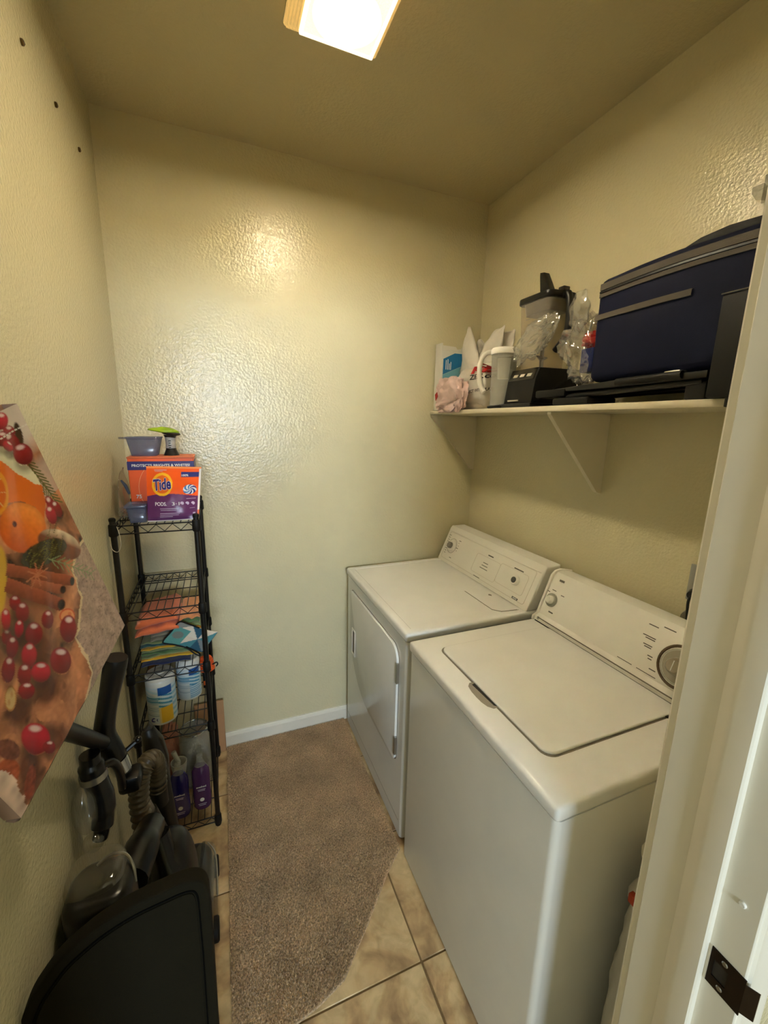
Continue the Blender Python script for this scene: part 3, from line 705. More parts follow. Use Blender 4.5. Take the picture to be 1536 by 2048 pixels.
for y in (1.378, 1.340, 1.302):
    bm = nbm(); cc = pc+Vector((0, y-1.341, 0))+pn*0.0012-pu*0.004
    q = [bm.verts.new(cc+Vector((0, -1, 0))*a*0.013+pu*b_*0.0055) for a, b_ in ((-1, -1), (0.8, -1), (1, 1), (-0.8, 1))]
    q2 = [bm.verts.new(v.co+pn*0.002) for v in q]
    bm.faces.new(q); bm.faces.new(q2[::-1])
    for i in range(4): bm.faces.new((q[i], q[(i+1) % 4], q2[(i+1) % 4], q2[i]))
    obj('button', bm, m_btn, bb, smooth=False)
bm = nbm(); y = 1.392
for k_ in range(9):
    box(bm, 1.4292, 1.4322, y-0.006, y, ZS+0.024, ZS+0.029); y -= 0.0068
obj('maker_mark', bm, m_btn, bb, smooth=False)
jz = ZS+0.1455
bj = thing('blender_jug', (1.575, 1.385, jz), 'clear square blender jug with black lid and raised latch on the shelf', 'blender jug')
m_smoke = clear_mat('smoky_jug', (232, 226, 214), 0.80, 0.12)
def sq(r_, cx, cy, rr): return rpoly(cx-r_[0], cx+r_[0], cy-r_[1], cy+r_[1], rr, 4)
bm = nbm(); frust(bm, sq((0.055, 0.066), 1.575, 1.388, 0.02), sq((0.066, 0.084), 1.575, 1.388, 0.024), jz+0.001, jz+0.255)
bmesh.ops.recalc_face_normals(bm, faces=bm.faces)
obj('jug_body', bm, m_smoke, bj)
bm = nbm(); prism(bm, sq((0.071, 0.092), 1.575, 1.388, 0.028), 'z', jz+0.253, jz+0.276, r=0.005); obj('lid', bm, m_black, bj)
bm = nbm(); frust(bm, sq((0.055, 0.072), 1.575, 1.388, 0.02), sq((0.05, 0.066), 1.575, 1.388, 0.02), jz+0.253, jz+0.212); bmesh.ops.recalc_face_normals(bm, faces=bm.faces)
obj('lid_skirt', bm, M('smoke_grey', (78, 70, 60), 0.35), bj)
obj('latch', prism(nbm(), [(1.412, jz+0.274), (1.352, jz+0.274), (1.382, jz+0.328), (1.405, jz+0.366), (1.425, jz+0.370), (1.425, jz+0.358)], 'x', 1.560, 1.590, r=0.003), m_black, bj)
hp = spline([(1.575, 1.300, jz+0.262), (1.575, 1.278, jz+0.258), (1.575, 1.266, jz+0.20), (1.575, 1.270, jz+0.12), (1.575, 1.318, jz+0.07)], 6)
obj('handle', tube(nbm(), hp, 0.013, 10), m_black, bj)
obj('release_button', B(1.56, 1.59, 1.290, 1.318, jz+0.274, jz+0.290, r=0.003), m_black, bj)
bm = nbm(); tube(bm, [(1.575, 1.388, jz+0.01), (1.575, 1.388, jz+0.222)], 0.008, 10)
for z_, a in ((jz+0.05, 0.3), (jz+0.11, 1.4), (jz+0.17, 2.4)):
    for s_ in (0, math.pi):
        d = Vector((math.cos(a+s_), math.sin(a+s_), 0.15)); tube(bm, [Vector((1.575, 1.388, z_)), Vector((1.575, 1.388, z_))+d*0.040], [0.010, 0.002], 6)
obj('blade_shaft', bm, M('smoke_grey', (78, 70, 60)), bj)
bm = nbm()
for k_ in range(6): box(bm, 1.5055, 1.507, 1.388, 1.388+(0.03 if k_ % 2 else 0.018), jz+0.09+0.020*k_, jz+0.0915+0.020*k_)
obj('level_marks', bm, m_greyink, bj, smooth=False)['kind'] = 'stuff'
# power cord under the base front
cp = spline([(1.432, 1.418, ZS+0.010), (1.420, 1.436, ZS+0.008), (1.416, 1.47, ZS+0.006), (1.418, 1.50, ZS+0.006), (1.427, 1.495, ZS+0.007), (1.431, 1.46, ZS+0.007), (1.440, 1.44, ZS+0.006)], 6)
tag(obj('power_cord', tube(nbm(), cp, 0.0055, 8), m_black), 'short black cord looped at the shelf edge beside the blender base', 'cord')

# clear plastic bag with contents
cb = thing('clear_bag', (1.50, 1.12, ZS+0.06), 'crumpled clear plastic bag between the blender and the navy cooler', 'plastic bag')
def lobe(c, rad, seed, rot, **k_):
    def fn(u, p):
        q = Vector((u.x*rad[0], u.y*rad[1], u.z*rad[2])); q += u*crumple(u, 1.5, 0.032*min(1, rad[0]/0.045), seed); return q
    return ellip(nbm(), c, rad, 56, 36, fn, rot)
R_ = Matrix.Rotation(math.radians(-27), 3, 'X')
obj('film', lobe((1.455, 1.298, 1.964), (0.028, 0.125, 0.058), 5, R_), m_clearbag, cb, ang=70)
bm = lobe((1.505, 1.105, 1.905), (0.055, 0.085, 0.120), 9, Matrix.Rotation(math.radians(-12), 3, 'X'))
for v in bm.verts: v.co.z = max(v.co.z, ZS+0.068); v.co.y = max(v.co.y, 1.060)
obj('film', bm, m_clearbag, cb, ang=70)
V, F = leaf_sheet((1.50, 1.16, 1.98), (1.475, 1.10, 2.082), (0.1, 1, 0.7), 0.055, 4.2, 0.02); obj_ = meshobj('film_corner', V, F, m_clearbag, cb, ang=80)
md = obj_.modifiers.new('thickness', 'SOLIDIFY'); md.thickness = 0.001
bp_ = tag(obj('blue_packet', B(1.492, 1.535, 1.060, 1.110, 1.830, 1.905, r=0.003), M('packet_blue', (22, 40, 112), 0.4)), 'dark blue packet inside the clear bag on the shelf', 'packet')
bm = ellip(nbm(), (1.512, 1.085, 1.933), (0.024, 0.042, 0.027), 24, 16, lambda u, p: p+u*crumple(u, 2, 0.01, 21))
tag(obj('red_wrapper', bm, M('wrapper_red', (190, 40, 36), 0.35)), 'red wrapper in the clear bag beside the navy cooler', 'wrapper')

# folded black stand lying under the cooler
fs = thing('folded_stand', (1.52, 0.93, ZS), 'folded black plastic stand lying along the shelf under the navy cooler', 'stand')
obj('top_rail', prism(nbm(), [(1.215, ZS+0.044), (1.215, ZS+0.052), (0.90, ZS+0.066), (0.665, ZS+0.067), (0.665, ZS+0.050), (0.88, ZS+0.046)], 'x', 1.428, 1.64, r=0.003), m_black, fs)
obj('clamp', B(1.424, 1.50, 1.095, 1.232, ZS+0.030, ZS+0.0545, r=0.005), m_blackm, fs)
obj('foot_pad', B(1.426, 1.55, 1.00, 1.150, ZS+0.001, ZS+0.026, r=0.008), m_blackm, fs)
obj('leg', tube(nbm(), [(1.445, 1.10, ZS+0.030), (1.445, 0.68, ZS+0.045)], 0.009, 10), m_black, fs)
obj('leg', tube(nbm(), [(1.60, 1.18, ZS+0.035), (1.60, 0.68, ZS+0.045)], 0.009, 10), m_black, fs)
obj('foot_pad', B(1.44, 1.62, 0.67, 0.72, ZS+0.001, ZS+0.044, r=0.006), m_blackm, fs)
obj('joint', tube(nbm(), [(1.421, 0.90, ZS+0.058), (1.425, 0.72, ZS+0.062)], 0.010, 10), m_blackm, fs)
obj('latch', B(1.421, 1.45, 0.725, 0.765, ZS+0.0675, ZS+0.074, r=0.002), m_silver, fs)

# navy cooler bag
cl = thing('cooler_bag', (1.555, 0.82, ZS+0.068), 'navy soft cooler bag with grey zip bands and black end strap', 'cooler bag')
m_navy = M('navy_nylon', (14, 19, 45), 0.7, spec=0.2, bump=0.0004, bscale=900, var=0.1, vscale=14)
m_greyband = M('grey_webbing', (84, 78, 70), 0.8, bump=0.0003, bscale=700)
cz0, cz1 = ZS+0.069, 2.083
def cooler_fn(v):
    y, z = v.co.y, v.co.z
    f = math.sin(math.pi*min(1, max(0, (y-0.58)/0.44))); g = math.sin(math.pi*min(1, max(0, (z-cz0)/(cz1-cz0))))
    if v.co.x < 1.5: v.co.x -= 0.012*f*g-0.003*noise.noise(Vector((y*16, z*22, 2)))*g
    if z > cz1-0.03: v.co.z += 0.010*f+0.004*noise.noise(Vector((y*9, v.co.x*9, 1)))
bm = B(1.446, 1.672, 0.585, 1.028, cz0, cz1, r=0.022, seg=4)
bmesh.ops.subdivide_edges(bm, edges=[e for e in bm.edges if e.calc_length() > 0.1], cuts=16, use_grid_fill=True)
for v in bm.verts: cooler_fn(v)
clb = obj('body', bm, m_navy, cl, ang=60)
def band(name, z0_, z1_, y0_, y1_, off, mat, zs=0.0):
    V, F = [], []; n_ = 26
    for i in range(n_):
        y = y0_+(y1_-y0_)*i/(n_-1)
        for z in (z0_, z1_):
            f = math.sin(math.pi*min(1, max(0, (y-0.58)/0.44))); g = math.sin(math.pi*min(1, max(0, (z-cz0)/(cz1-cz0))))
            xx = 1.446-0.012*f*g-off
            V.append((xx, y, z+zs*f)); V.append((xx+0.006, y, z+zs*f))
    for i in range(n_-1):
        a = 4*i; c = a+4
        F += [(a, c, c+2, a+2), (a+2, c+2, c+3, a+3), (a, a+1, c+1, c)]
    return meshobj(name, V, F, mat, cl)
band('zip_band', 2.050, 2.068, 0.60, 1.015, 0.004, m_greyband, 0.006)
band('zip_band', 2.030, 2.041, 0.60, 1.015, 0.004, m_greyband, 0.005)
band('pocket_band', 1.968, 1.983, 0.735, 1.022, 0.005, m_greyband)
band('zip_line', 2.0425, 2.0475, 0.60, 1.015, 0.005, m_black, 0.006)
obj('end_strap', tube(nbm(), spline([(1.52, 1.034, 1.94), (1.50, 1.040, 1.985), (1.50, 1.042, 2.03), (1.51, 1.034, 2.07), (1.53, 1.005, 2.092)], 6), 0.013, 10), m_blackm, cl)
obj('carry_handle', prism(nbm(), [(1.005, 2.090), (1.000, 2.108), (0.965, 2.112), (0.86, 2.108), (0.80, 2.100), (0.80, 2.092)], 'x', 1.52, 1.60, r=0.003), m_navy, cl)
obj('top_flap', prism(nbm(), [(0.83, 2.088), (0.76, 2.108), (0.70, 2.112), (0.63, 2.106), (0.59, 2.118), (0.588, 2.085)], 'x', 1.47, 1.65, r=0.004), m_blackm, cl)
obj('zip_pull', tube(nbm(), [(1.438, 1.026, 1.972), (1.434, 1.030, 1.945)], 0.003, 6), m_silver, cl)
# black case at the shelf end
kb = thing('black_case', (1.50, 0.54, ZS), 'black case at the near end of the shelf beside the door frame', 'case')
obj('shell', B(1.392, 1.44, 0.47, 0.640, ZS+0.001, 1.940, r=0.005), m_blackm, kb)
obj('back_shell', B(1.4405, 1.60, 0.47, 0.576, ZS+0.001, 1.93, r=0.005), m_blackm, kb)
obj('metal_edge', tube(nbm(), [(1.3905, 0.64, 1.940), (1.3905, 0.475, 1.940)], 0.0016, 6), m_chrome, kb)
obj('hanging_flap', B(1.396, 1.4085, 0.47, 0.600, ZS-0.020, ZS+0.004, r=0.002), m_blackm, kb)

# clear hook on the right wall
hk = thing('wall_hook', (W, 0.77, 2.25), 'clear plastic hook on the right wall beside the door frame', 'hook')
obj('plate', B(W-0.006, W-0.0005, 0.728, 0.770, 2.225, 2.290, r=0.002), m_clear, hk)
obj('arm', prism(nbm(), [(W-0.006, 2.262), (W-0.045, 2.240), (W-0.062, 2.246), (W-0.060, 2.232), (W-0.040, 2.222), (W-0.006, 2.228)], 'y', 0.735, 0.763, r=0.003), m_clear, hk)

# outlet with plugs
ol = thing('wall_outlet', (W, 0.74, 1.19), 'grey steel outlet plate on the right wall behind the washer', 'outlet')
obj('cover_plate', B(W-0.007, W-0.0005, 0.703, 0.776, 1.135, 1.251, r=0.003), m_silver, ol)
obj('receptacle', disc(nbm(), (W-0.007, 0.738, 1.216), (-1, 0, 0), 0.017, 0.002, 20), m_white, ol)
obj('receptacle', disc(nbm(), (W-0.007, 0.738, 1.168), (-1, 0, 0), 0.017, 0.002, 20), m_white, ol)
pg = thing('plug', (W-0.01, 0.738, 1.165), 'black plug in the lower socket of the wall outlet', 'plug')
obj('plug_body', lathe(nbm(), [(0.019, 0), (0.019, 0.018), (0.012, 0.034)], (W-0.0095, 0.740, 1.165), 16, align((-1, 0, 0))), m_black, pg)
obj('cord', tube(nbm(), spline([(W-0.040, 0.740, 1.165), (W-0.046, 0.742, 1.145), (W-0.043, 0.740, 1.10), (W-0.035, 0.735, 1.0), (W-0.035, 0.735, 0.93)], 5), 0.004, 8), m_black, pg)
vb = thing('valve_cap', (W, 0.745, 1.08), 'grey rounded cap on the wall just above the washer console', 'valve cap')
obj('cap', lathe(nbm(), [(0.030, 0), (0.030, 0.02), (0.026, 0.034), (0.014, 0.042), (0.002, 0.044)], (W-0.0005, 0.738, 1.085), 20, align((-1, 0, 0))), M('dark_grey_plastic', (92, 86, 76), 0.5), vb)
obj('collar', lathe(nbm(), [(0.034, 0), (0.034, 0.006)], (W-0.0005, 0.738, 1.085), 20, align((-1, 0, 0))), m_silver, vb)

# ------------------------------------------------------------------ things between washer and doorway wall
jg = thing('laundry_sack', (1.2, 0.41, 0), 'white plastic sack standing between the washer and the doorway wall', 'sack')
bm = crumpled((1.21, 0.412, 0.36), (0.125, 0.060, 0.36), 31, amp=0.016, zmin=0.0, seg=48, rings=32, pw=0.7)
for v in bm.verts:
    v.co.y = min(max(v.co.y, 0.342), 0.484)
obj('sack_body', bm, m_wbag, jg, ang=60)
obj('tied_neck', lathe(nbm(), [(0.06, 0.66), (0.035, 0.72), (0.05, 0.78), (0.02, 0.80)], (1.17, 0.412, 0), 16), m_wbag, jg)
tag(obj('orange_packet', B(1.086, 1.100, 0.40, 0.43, 0.700, 0.722, r=0.003), M('packet_orange', (176, 62, 30), 0.6)), 'small orange packet caught on the white sack beside the washer', 'packet')

# ------------------------------------------------------------------ black wire rack
RX0, RX1, RY0, RY1 = 0.020, 0.272, 1.565, 1.955
rack = thing('wire_rack', ((RX0+RX1)/2, (RY0+RY1)/2, 0), 'five-tier black wire rack standing in the back left corner', 'shelf rack')
TZ = [1.298, 0.985, 0.745, 0.487, 0.045]
for (x, y) in ((RX0, RY0), (RX1, RY0), (RX0, RY1), (RX1, RY1)):
    post = obj('post', tube(nbm(), [(x, y, 0.012), (x, y, 1.318)], 0.0095, 12), m_blackpaint, rack)
    bm = nbm(); lathe(bm, [(0.010, 0), (0.012, 0.004), (0.012, 0.03), (0.0095, 0.034)], (x, y, 0.0003), 12)
    f_ = obj('foot', bm, m_blackm, None); sub(f_, post)
    f_ = obj('post_cap', lathe(nbm(), [(0.0105, 0), (0.0105, 0.008), (0.007, 0.011)], (x, y, 1.316), 12), m_blackm, None); sub(f_, post)
    for z in TZ:
        f_ = obj('collar', lathe(nbm(), [(0.0115, -0.034), (0.0145, -0.030), (0.0135, 0.004), (0.0115, 0.008)], (x, y, z), 12), m_blackm, None); sub(f_, post)
wire = bpy.data.meshes.new('wire_shelf_mesh')
bm = nbm(); wr = 0.0017
for z in (0.0, -0.028):
    for a, c in (((RX0, RY0), (RX1, RY0)), ((RX0, RY1), (RX1, RY1)), ((RX0, RY0), (RX0, RY1)), ((RX1, RY0), (RX1, RY1))):
        tube(bm, [(a[0], a[1], z), (c[0], c[1], z)], 0.0024, 6)
for a, c, n_ in (((RX0, RY0), (RX1, RY0), 5), ((RX0, RY1), (RX1, RY1), 5), ((RX0, RY0), (RX0, RY1), 8), ((RX1, RY0), (RX1, RY1), 8)):
    pts = []
    for k_ in range(2*n_+1):
        t = k_/(2*n_); pts.append((a[0]+(c[0]-a[0])*t, a[1]+(c[1]-a[1])*t, -0.002 if k_ % 2 else -0.026))
    tube(bm, pts, wr, 5)
for k_ in range(1, 10):
    x = RX0+(RX1-RX0)*k_/10; tube(bm, [(x, RY0, 0.001), (x, RY1, 0.001)], wr, 5)
for k_ in range(1, 4):
    y = RY0+(RY1-RY0)*k_/4; tube(bm, [(RX0, y, -0.002), (RX1, y, -0.002)], 0.0022, 5)
bm.to_mesh(wire); bm.free(); wire.materials.append(m_blackpaint)
for z in TZ:
    o = bpy.data.objects.new('wire_shelf', wire); COL.objects.link(o); o.parent = rack
    o.matrix_parent_inverse = Matrix.Translation(-rack.location); o.location = (0, 0, z)
Z1, Z2, Z3, Z4, Z5 = [z+0.0028 for z in TZ]

# -- top tier: detergent box, pouch, tub, brush
def lerp(a, b_, t): return a+(b_-a)*t
m_orange = M('detergent_orange', (240, 96, 30), 0.45); m_purpleblue = M('detergent_blue', (36, 34, 110), 0.45)
tb = thing('detergent_box', (0.165, 1.73, Z1), 'orange detergent carton with blue top band on the rack top', 'box')
obj('carton', B(0.062, 0.272, 1.672, 1.800, Z1, 1.515, r=0.002, seg=1), m_orange, tb)
obj('top_band', B(0.0605, 0.2735, 1.6705, 1.8015, 1.472, 1.502, r=0.001, seg=1), m_purpleblue, tb)
obj('lid_panel', B(0.060, 0.274, 1.670, 1.802, 1.512, 1.518, r=0.002, seg=1), M('faded_orange', (214, 110, 70), 0.5), tb)
obj('side_stripe', prism(nbm(), [(0.062, Z1+0.04), (0.12, Z1+0.045), (0.12, Z1+0.035), (0.062, Z1+0.028)], 'y', 1.6708, 1.672), m_purpleblue, tb)
text('lettering', 'PROTECTS BRIGHTS & WHITES!', 0.185, (0.167, 1.6698, 1.488), (1, 0, 0), (0, 0, 1), m_whiteink, tb, 0.03, height=0.0095)
text('lettering', '75', 0.017, (0.088, 1.6712, 1.378), (1, 0, 0), (0, 0, 1), m_whiteink, tb, 0.02, height=0.013)
bm = nbm()
for r_, cx_ in ((0.09, 0.205), (0.115, 0.205)):
    tube(bm, [(cx_+r_*math.cos(a), 1.6712, 1.405+r_*math.sin(a)) for a in np.linspace(2.4, 3.6, 12)], 0.0006, 4)
obj('curved_lines', bm, M('light_orange_line', (255, 190, 140), 0.5), tb)
bm = nbm(); box(bm, 0.12, 0.19, 1.6697, 1.6702, 1.4755, 1.4775); obj('fine_print', bm, m_whiteink, tb, smooth=False)

tp = thing('detergent_pouch', (0.205, 1.60, Z1), 'orange and purple detergent pouch leaning on the carton', 'pouch')
def pouch_pt(u, v, off=0.0):
    x = lerp(lerp(0.120, 0.122, v), lerp(0.280, 0.298, v), u); z = Z1+0.001+v*0.186-0.006*u*v
    y = 1.588+0.060*v-0.020*math.sin(math.pi*u)*math.sin(math.pi*min(1, v*1.1))**0.7
    y += 0.0025*noise.noise(Vector((u*5, v*6, 3.3)))
    return Vector((x, y-off, z))
def pouch_col(u, v):
    edge = 0.46+0.05*math.sin(u*3.0+0.5)-0.10*max(0, 0.25-u)
    c = (242, 92, 28)
    if v < edge: c = (96, 40, 96) if v > 0.08 else (84, 34, 92)
    if v < 0.02: c = (230, 225, 225)
    dx, dz = (u-0.285)*0.172, (v-0.675)*0.186
    d = math.hypot(dx/0.033, dz/0.039)
    if d < 1.0: c = (250, 190, 40)
    if d < 0.78: c = (240, 110, 30)
    if 0.63 < u < 0.99 and 0.81 < v < 0.90: c = (30, 44, 120)
    ex, ez = (u-0.80)*0.172, (v-0.58)*0.186
    e = math.hypot(ex/0.022, ez/0.017)
    if e < 1.0:
        s_ = math.sin(6*math.atan2(ez, ex)+9*e)
        c = (230, 232, 240) if s_ > 0.2 else ((60, 120, 190) if ex < 0 else (40, 50, 130))
    if u > 0.965: c = (250, 240, 236) if v > 0.18 else (240, 120, 80)
    if v > 0.965: c = (246, 150, 90)
    return lin(c)
NU, NV = 120, 130
V, F = grid(NU, NV, lambda u, v: pouch_pt(u, v)); C_ = [pouch_col(i/(NU-1), j/(NV-1)) for j in range(NV) for i in range(NU)]
po = meshobj('pouch_film', V, F, Mcol('pouch_print', 0.28, bump=0.0006, bscale=45), tp, cols=np.array(C_), ang=80)
V, F = grid(20, 20, lambda u, v: pouch_pt(u, v)+Vector((0, 0.004+0.038*math.sin(math.pi*u)**0.6*(1-v)**0.6, 0)))
meshobj('pouch_back', V, F, m_orange, tp, ang=80)
def pouch_proj(p):
    v = (p.z-Z1-0.001)/0.186; u = (p.x-0.121)/0.166
    q = pouch_pt(min(1, max(0, u)), min(1, max(0, v)), 0.0016)
    return Vector((p.x, q.y, p.z))
def pp(u, v): return pouch_pt(u, v)
m_tide = M('logo_blue', (44, 34, 120), 0.4)
text('lettering', 'Tide', 0.056, pp(0.285, 0.68), (1, 0, 0.12), (-0.12, 0, 1), m_whiteink, tp, 0.055, height=0.040, proj=lambda p: pouch_proj(p)+Vector((0, 0.0006, 0)), shear=0.15)
text('lettering', 'Tide', 0.054, pp(0.285, 0.68), (1, 0, 0.12), (-0.12, 0, 1), m_tide, tp, 0.03, height=0.038, proj=lambda p: pouch_proj(p)-Vector((0, 0.0006, 0)), shear=0.15)
text('lettering', 'PODS.', 0.036, pp(0.26, 0.325), (1, 0, 0), (0, 0, 1), m_whiteink, tp, 0.02, height=0.0125, proj=pouch_proj)
text('lettering', '3·1', 0.024, pp(0.54, 0.325), (1, 0, 0), (0, 0, 1), m_whiteink, tp, 0.01, height=0.0115, proj=pouch_proj)
text('lettering', '100%', 0.022, pp(0.70, 0.845), (1, 0, 0), (0, 0, 1), m_whiteink, tp, 0.02, height=0.007, proj=pouch_proj)
bm = nbm()
for (u, v, w, h) in ((0.42, 0.235, 0.36, 0.010), (0.40, 0.205, 0.30, 0.008), (0.43, 0.145, 0.38, 0.010), (0.42, 0.115, 0.36, 0.008), (0.36, 0.085, 0.25, 0.008), (0.25, 0.935, 0.22, 0.010), (0.22, 0.91, 0.14, 0.006), (0.83, 0.41, 0.18, 0.008), (0.86, 0.23, 0.10, 0.006), (0.90, 0.13, 0.05, 0.03)):
    n_ = 6; A = []
    for k_ in range(n_+1):
        for s_ in (-0.5, 0.5): A.append(bm.verts.new(pouch_pt(u+w*(k_/n_-0.5), v+s_*h, 0.0012)))
    for k_ in range(n_): bm.faces.new((A[2*k_], A[2*k_+2], A[2*k_+3], A[2*k_+1]))
for (u, v) in ((0.66, 0.33), (0.76, 0.325), (0.87, 0.32)):
    c = pouch_pt(u, v, 0.0014); vs_ = [bm.verts.new(c+Vector((0.0062*math.cos(a), 0, 0.0062*math.sin(a)))) for a in np.linspace(0, 2*math.pi, 14, endpoint=False)]
    bm.faces.new(vs_)
obj('fine_print', bm, M('lilac_ink', (205, 190, 215), 0.5), tp, smooth=False)

# blue translucent tub on the carton
tu = thing('measuring_tub', (0.11, 1.735, 1.518), 'blue translucent plastic tub with side grip on top of the carton', 'tub')
bm = nbm()
lo = rpoly(0.070, 0.152, 1.700, 1.785, 0.015, 4); hi = rpoly(0.058, 0.166, 1.690, 1.797, 0.018, 4)
a = [bm.verts.new((x, y, 1.519)) for x, y in lo]; c = [bm.verts.new((x, y, 1.582)) for x, y in hi]; n_ = len(lo)
bm.faces.new(a[::-1])
for i in range(n_): bm.faces.new((a[i], a[(i+1) % n_], c[(i+1) % n_], c[i]))
o = obj('tub_wall', bm, m_bluetub, tu); md = o.modifiers.new('thickness', 'SOLIDIFY'); md.thickness = 0.0016
bm = nbm(); tube(bm, [(x, y, 1.583) for x, y in hi], 0.0025, 6, closed=True); obj('rim', bm, m_bluetub, tu)
obj('grip_tab', prism(nbm(), [(0.06, 1.72), (0.06, 1.765), (0.034, 1.755), (0.030, 1.742), (0.034, 1.73)], 'z', 1.577, 1.583, r=0.001), m_bluetub, tu)
# green and black bottle
gr = thing('spray_bottle', (0.185, 1.745, 1.518), 'black bottle with lime green cap and white label on the carton', 'bottle')
obj('stem', lathe(nbm(), [(0.027, 0), (0.024, 0.006), (0.0175, 0.022), (0.0155, 0.040), (0.017, 0.062), (0.022, 0.074)], (0.196, 1.745, 1.5185), 24), m_black, gr)
obj('label', lathe(nbm(), [(0.0180, 0.026), (0.0162, 0.040), (0.0180, 0.066)], (0.1955, 1.7445, 1.5185), 24), M('grey_label', (176, 176, 172), 0.35), gr)
def capfn(u, p):
    q = p.copy()
    if u.x < -0.3: q.z *= 0.75; q.y *= 0.8; q.x *= 1.10
    if u.z < 0: q.z *= 0.35
    return q
obj('cap', ellip(nbm(), (0.178, 1.742, 1.605), (0.050, 0.026, 0.017), 28, 14, capfn, Matrix.Rotation(math.radians(6), 3, 'Y')), M('lime_green', (146, 178, 36), 0.3), gr)
obj('cap_underside', ellip(nbm(), (0.200, 1.740, 1.5985), (0.032, 0.024, 0.008), 24, 10, None, Matrix.Rotation(math.radians(6), 3, 'Y')), m_black, gr)
bm = nbm()
for z, w in ((1.546, 0.008), (1.553, 0.010), (1.562, 0.007), (1.570, 0.009)): box(bm, 0.194-w/2, 0.194+w/2, 1.7265, 1.7275, z, z+0.003)
obj('label_print', bm, m_ink, gr, smooth=False)
# blue open tray on the rack top
bt = thing('blue_tray', (0.09, 1.61, Z1), 'small blue translucent box at the front left of the rack top', 'container')
bm = nbm(); lo = rpoly(0.066, 0.116, 1.585, 1.662, 0.008, 3); hi = rpoly(0.058, 0.117, 1.578, 1.668, 0.010, 3)
a = [bm.verts.new((x, y, Z1+0.001)) for x, y in lo]; c = [bm.verts.new((x, y, Z1+0.052)) for x, y in hi]; n_ = len(lo)
bm.faces.new(a[::-1])
for i in range(n_): bm.faces.new((a[i], a[(i+1) % n_], c[(i+1) % n_], c[i]))
o = obj('tray_wall', bm, m_bluetub, bt); md = o.modifiers.new('thickness', 'SOLIDIFY'); md.thickness = 0.0015
obj('tray_lid', B(0.054, 0.1175, 1.576, 1.668, Z1+0.053, Z1+0.061, r=0.002), m_bluetub, bt)
# clear bag with blue strip at the rack's left
cb2 = thing('clear_bag', (0.04, 1.70, Z1), 'clear plastic bag with a blue strip at the left of the rack top', 'plastic bag')
V, F = leaf_sheet((0.040, 1.66, Z1+0.012), (0.030, 1.78, Z1+0.17), (0.1, 0.9, -0.5), 0.06, 6.6, 0.012)
o = meshobj('film', V, F, m_clearbag, cb2, ang=80); md = o.modifiers.new('thickness', 'SOLIDIFY'); md.thickness = 0.001
bm = ellip(nbm(), (0.036, 1.66, Z1+0.026), (0.013, 0.045, 0.021), 30, 20, lambda u, p: p+u*crumple(u, 2, 0.008, 5))
obj('film', bm, m_clearbag, cb2, ang=70)
obj('blue_strip', tube(nbm(), [(0.034, 1.690, Z1+0.135), (0.046, 1.690, Z1+0.115), (0.056, 1.688, Z1+0.085)], [0.003, 0.006, 0.004], 8), M('slate_blue', (74, 88, 112), 0.4), cb2)

# -- third tier: folded cloths
def cloth_stack(name, x0, x1, y0, y1, z0, layers, mats, label, seed, tilt=0.0, bulge=0.006, droop=0.0):
    """each layer a folded sheet whose rounded fold faces the front"""
    root = thing(name, ((x0+x1)/2, (y0+y1)/2, z0), label, 'cloth')
    z = z0
    for li, (th, inset) in enumerate(layers):
        V, F = [], []; n_ = 22; m_ = 20
        for i in range(n_):
            u = i/(n_-1); x = lerp(x0+inset*0.4, x1-inset*0.4, u)
            wob = 0.010*noise.noise(Vector((u*3, seed, li*2.2))); hz = 0.006*noise.noise(Vector((u*4, seed+4, li)))
            thk = th*(1+0.25*noise.noise(Vector((u*5, seed+9, li))))*(0.35+0.65*min(1, 6*min(u, 1-u)+0.2))
            for k_ in range(m_):
                a = 2*math.pi*k_/m_; cy, sy_ = math.cos(a), math.sin(a)
                yy = lerp(y0+inset+wob, y1, (1-math.copysign(abs(cy)**0.35, cy))/2)
                zz = z+thk/2*(1+math.copysign(abs(sy_)**0.7, sy_))+(hz if li else abs(hz)*0.2)+tilt*(u-0.5)
                zz += 0.0022*noise.noise(Vector((x*60, yy*60, seed)))
                zz -= droop*max(0, (y0+0.05-yy)/0.05)*abs(u-0.5)
                V.append((x, yy, max(zz, z0)))
        for i in range(n_-1):
            for k_ in range(m_): F.append((i*m_+k_, i*m_+(k_+1) % m_, (i+1)*m_+(k_+1) % m_, (i+1)*m_+k_))
        F.append(tuple(range(m_))[::-1]); F.append(tuple((n_-1)*m_+k_ for k_ in range(m_)))
        meshobj('fold', V, F, mats[li % len(mats)], root, ang=70)
        z += th*0.97
    return root
def cloth(name, col): return M(name, col, 0.95, bump=0.0009, bscale=500, var=0.08, vscale=25, sheen=0.4)
c_or, c_gr, c_ye = cloth('cloth_orange', (222, 116, 74)), cloth('cloth_sage', (142, 158, 104)), cloth('cloth_yellow', (240, 184, 44))
c_nv, c_gy, c_tl, c_dg = cloth('cloth_navy', (34, 44, 84)), cloth('cloth_grey', (140, 136, 118)), cloth('cloth_teal', (40, 96, 100)), cloth('cloth_green', (92, 128, 78))
cloth_stack('navy_cloth', 0.050, 0.215, 1.60, 1.83, Z3, [(0.014, 0.0)], [c_nv], 'navy cloth at the bottom of the rack cloth pile', 1)
cloth_stack('yellow_cloth', 0.048, 0.255, 1.612, 1.82, Z3+0.015, [(0.011, 0.002), (0.010, 0.006), (0.011, 0.004), (0.010, 0.008), (0.011, 0.006)], [c_ye, c_gr, c_dg, c_gr, c_ye], 'yellow and green folded cloths under the pot holder', 2)
cloth_stack('teal_cloth', 0.050, 0.21, 1.615, 1.82, Z3+0.070, [(0.010, 0.0), (0.009, 0.004)], [c_tl, c_gr], 'teal and green cloth folded above the yellow cloths', 3)
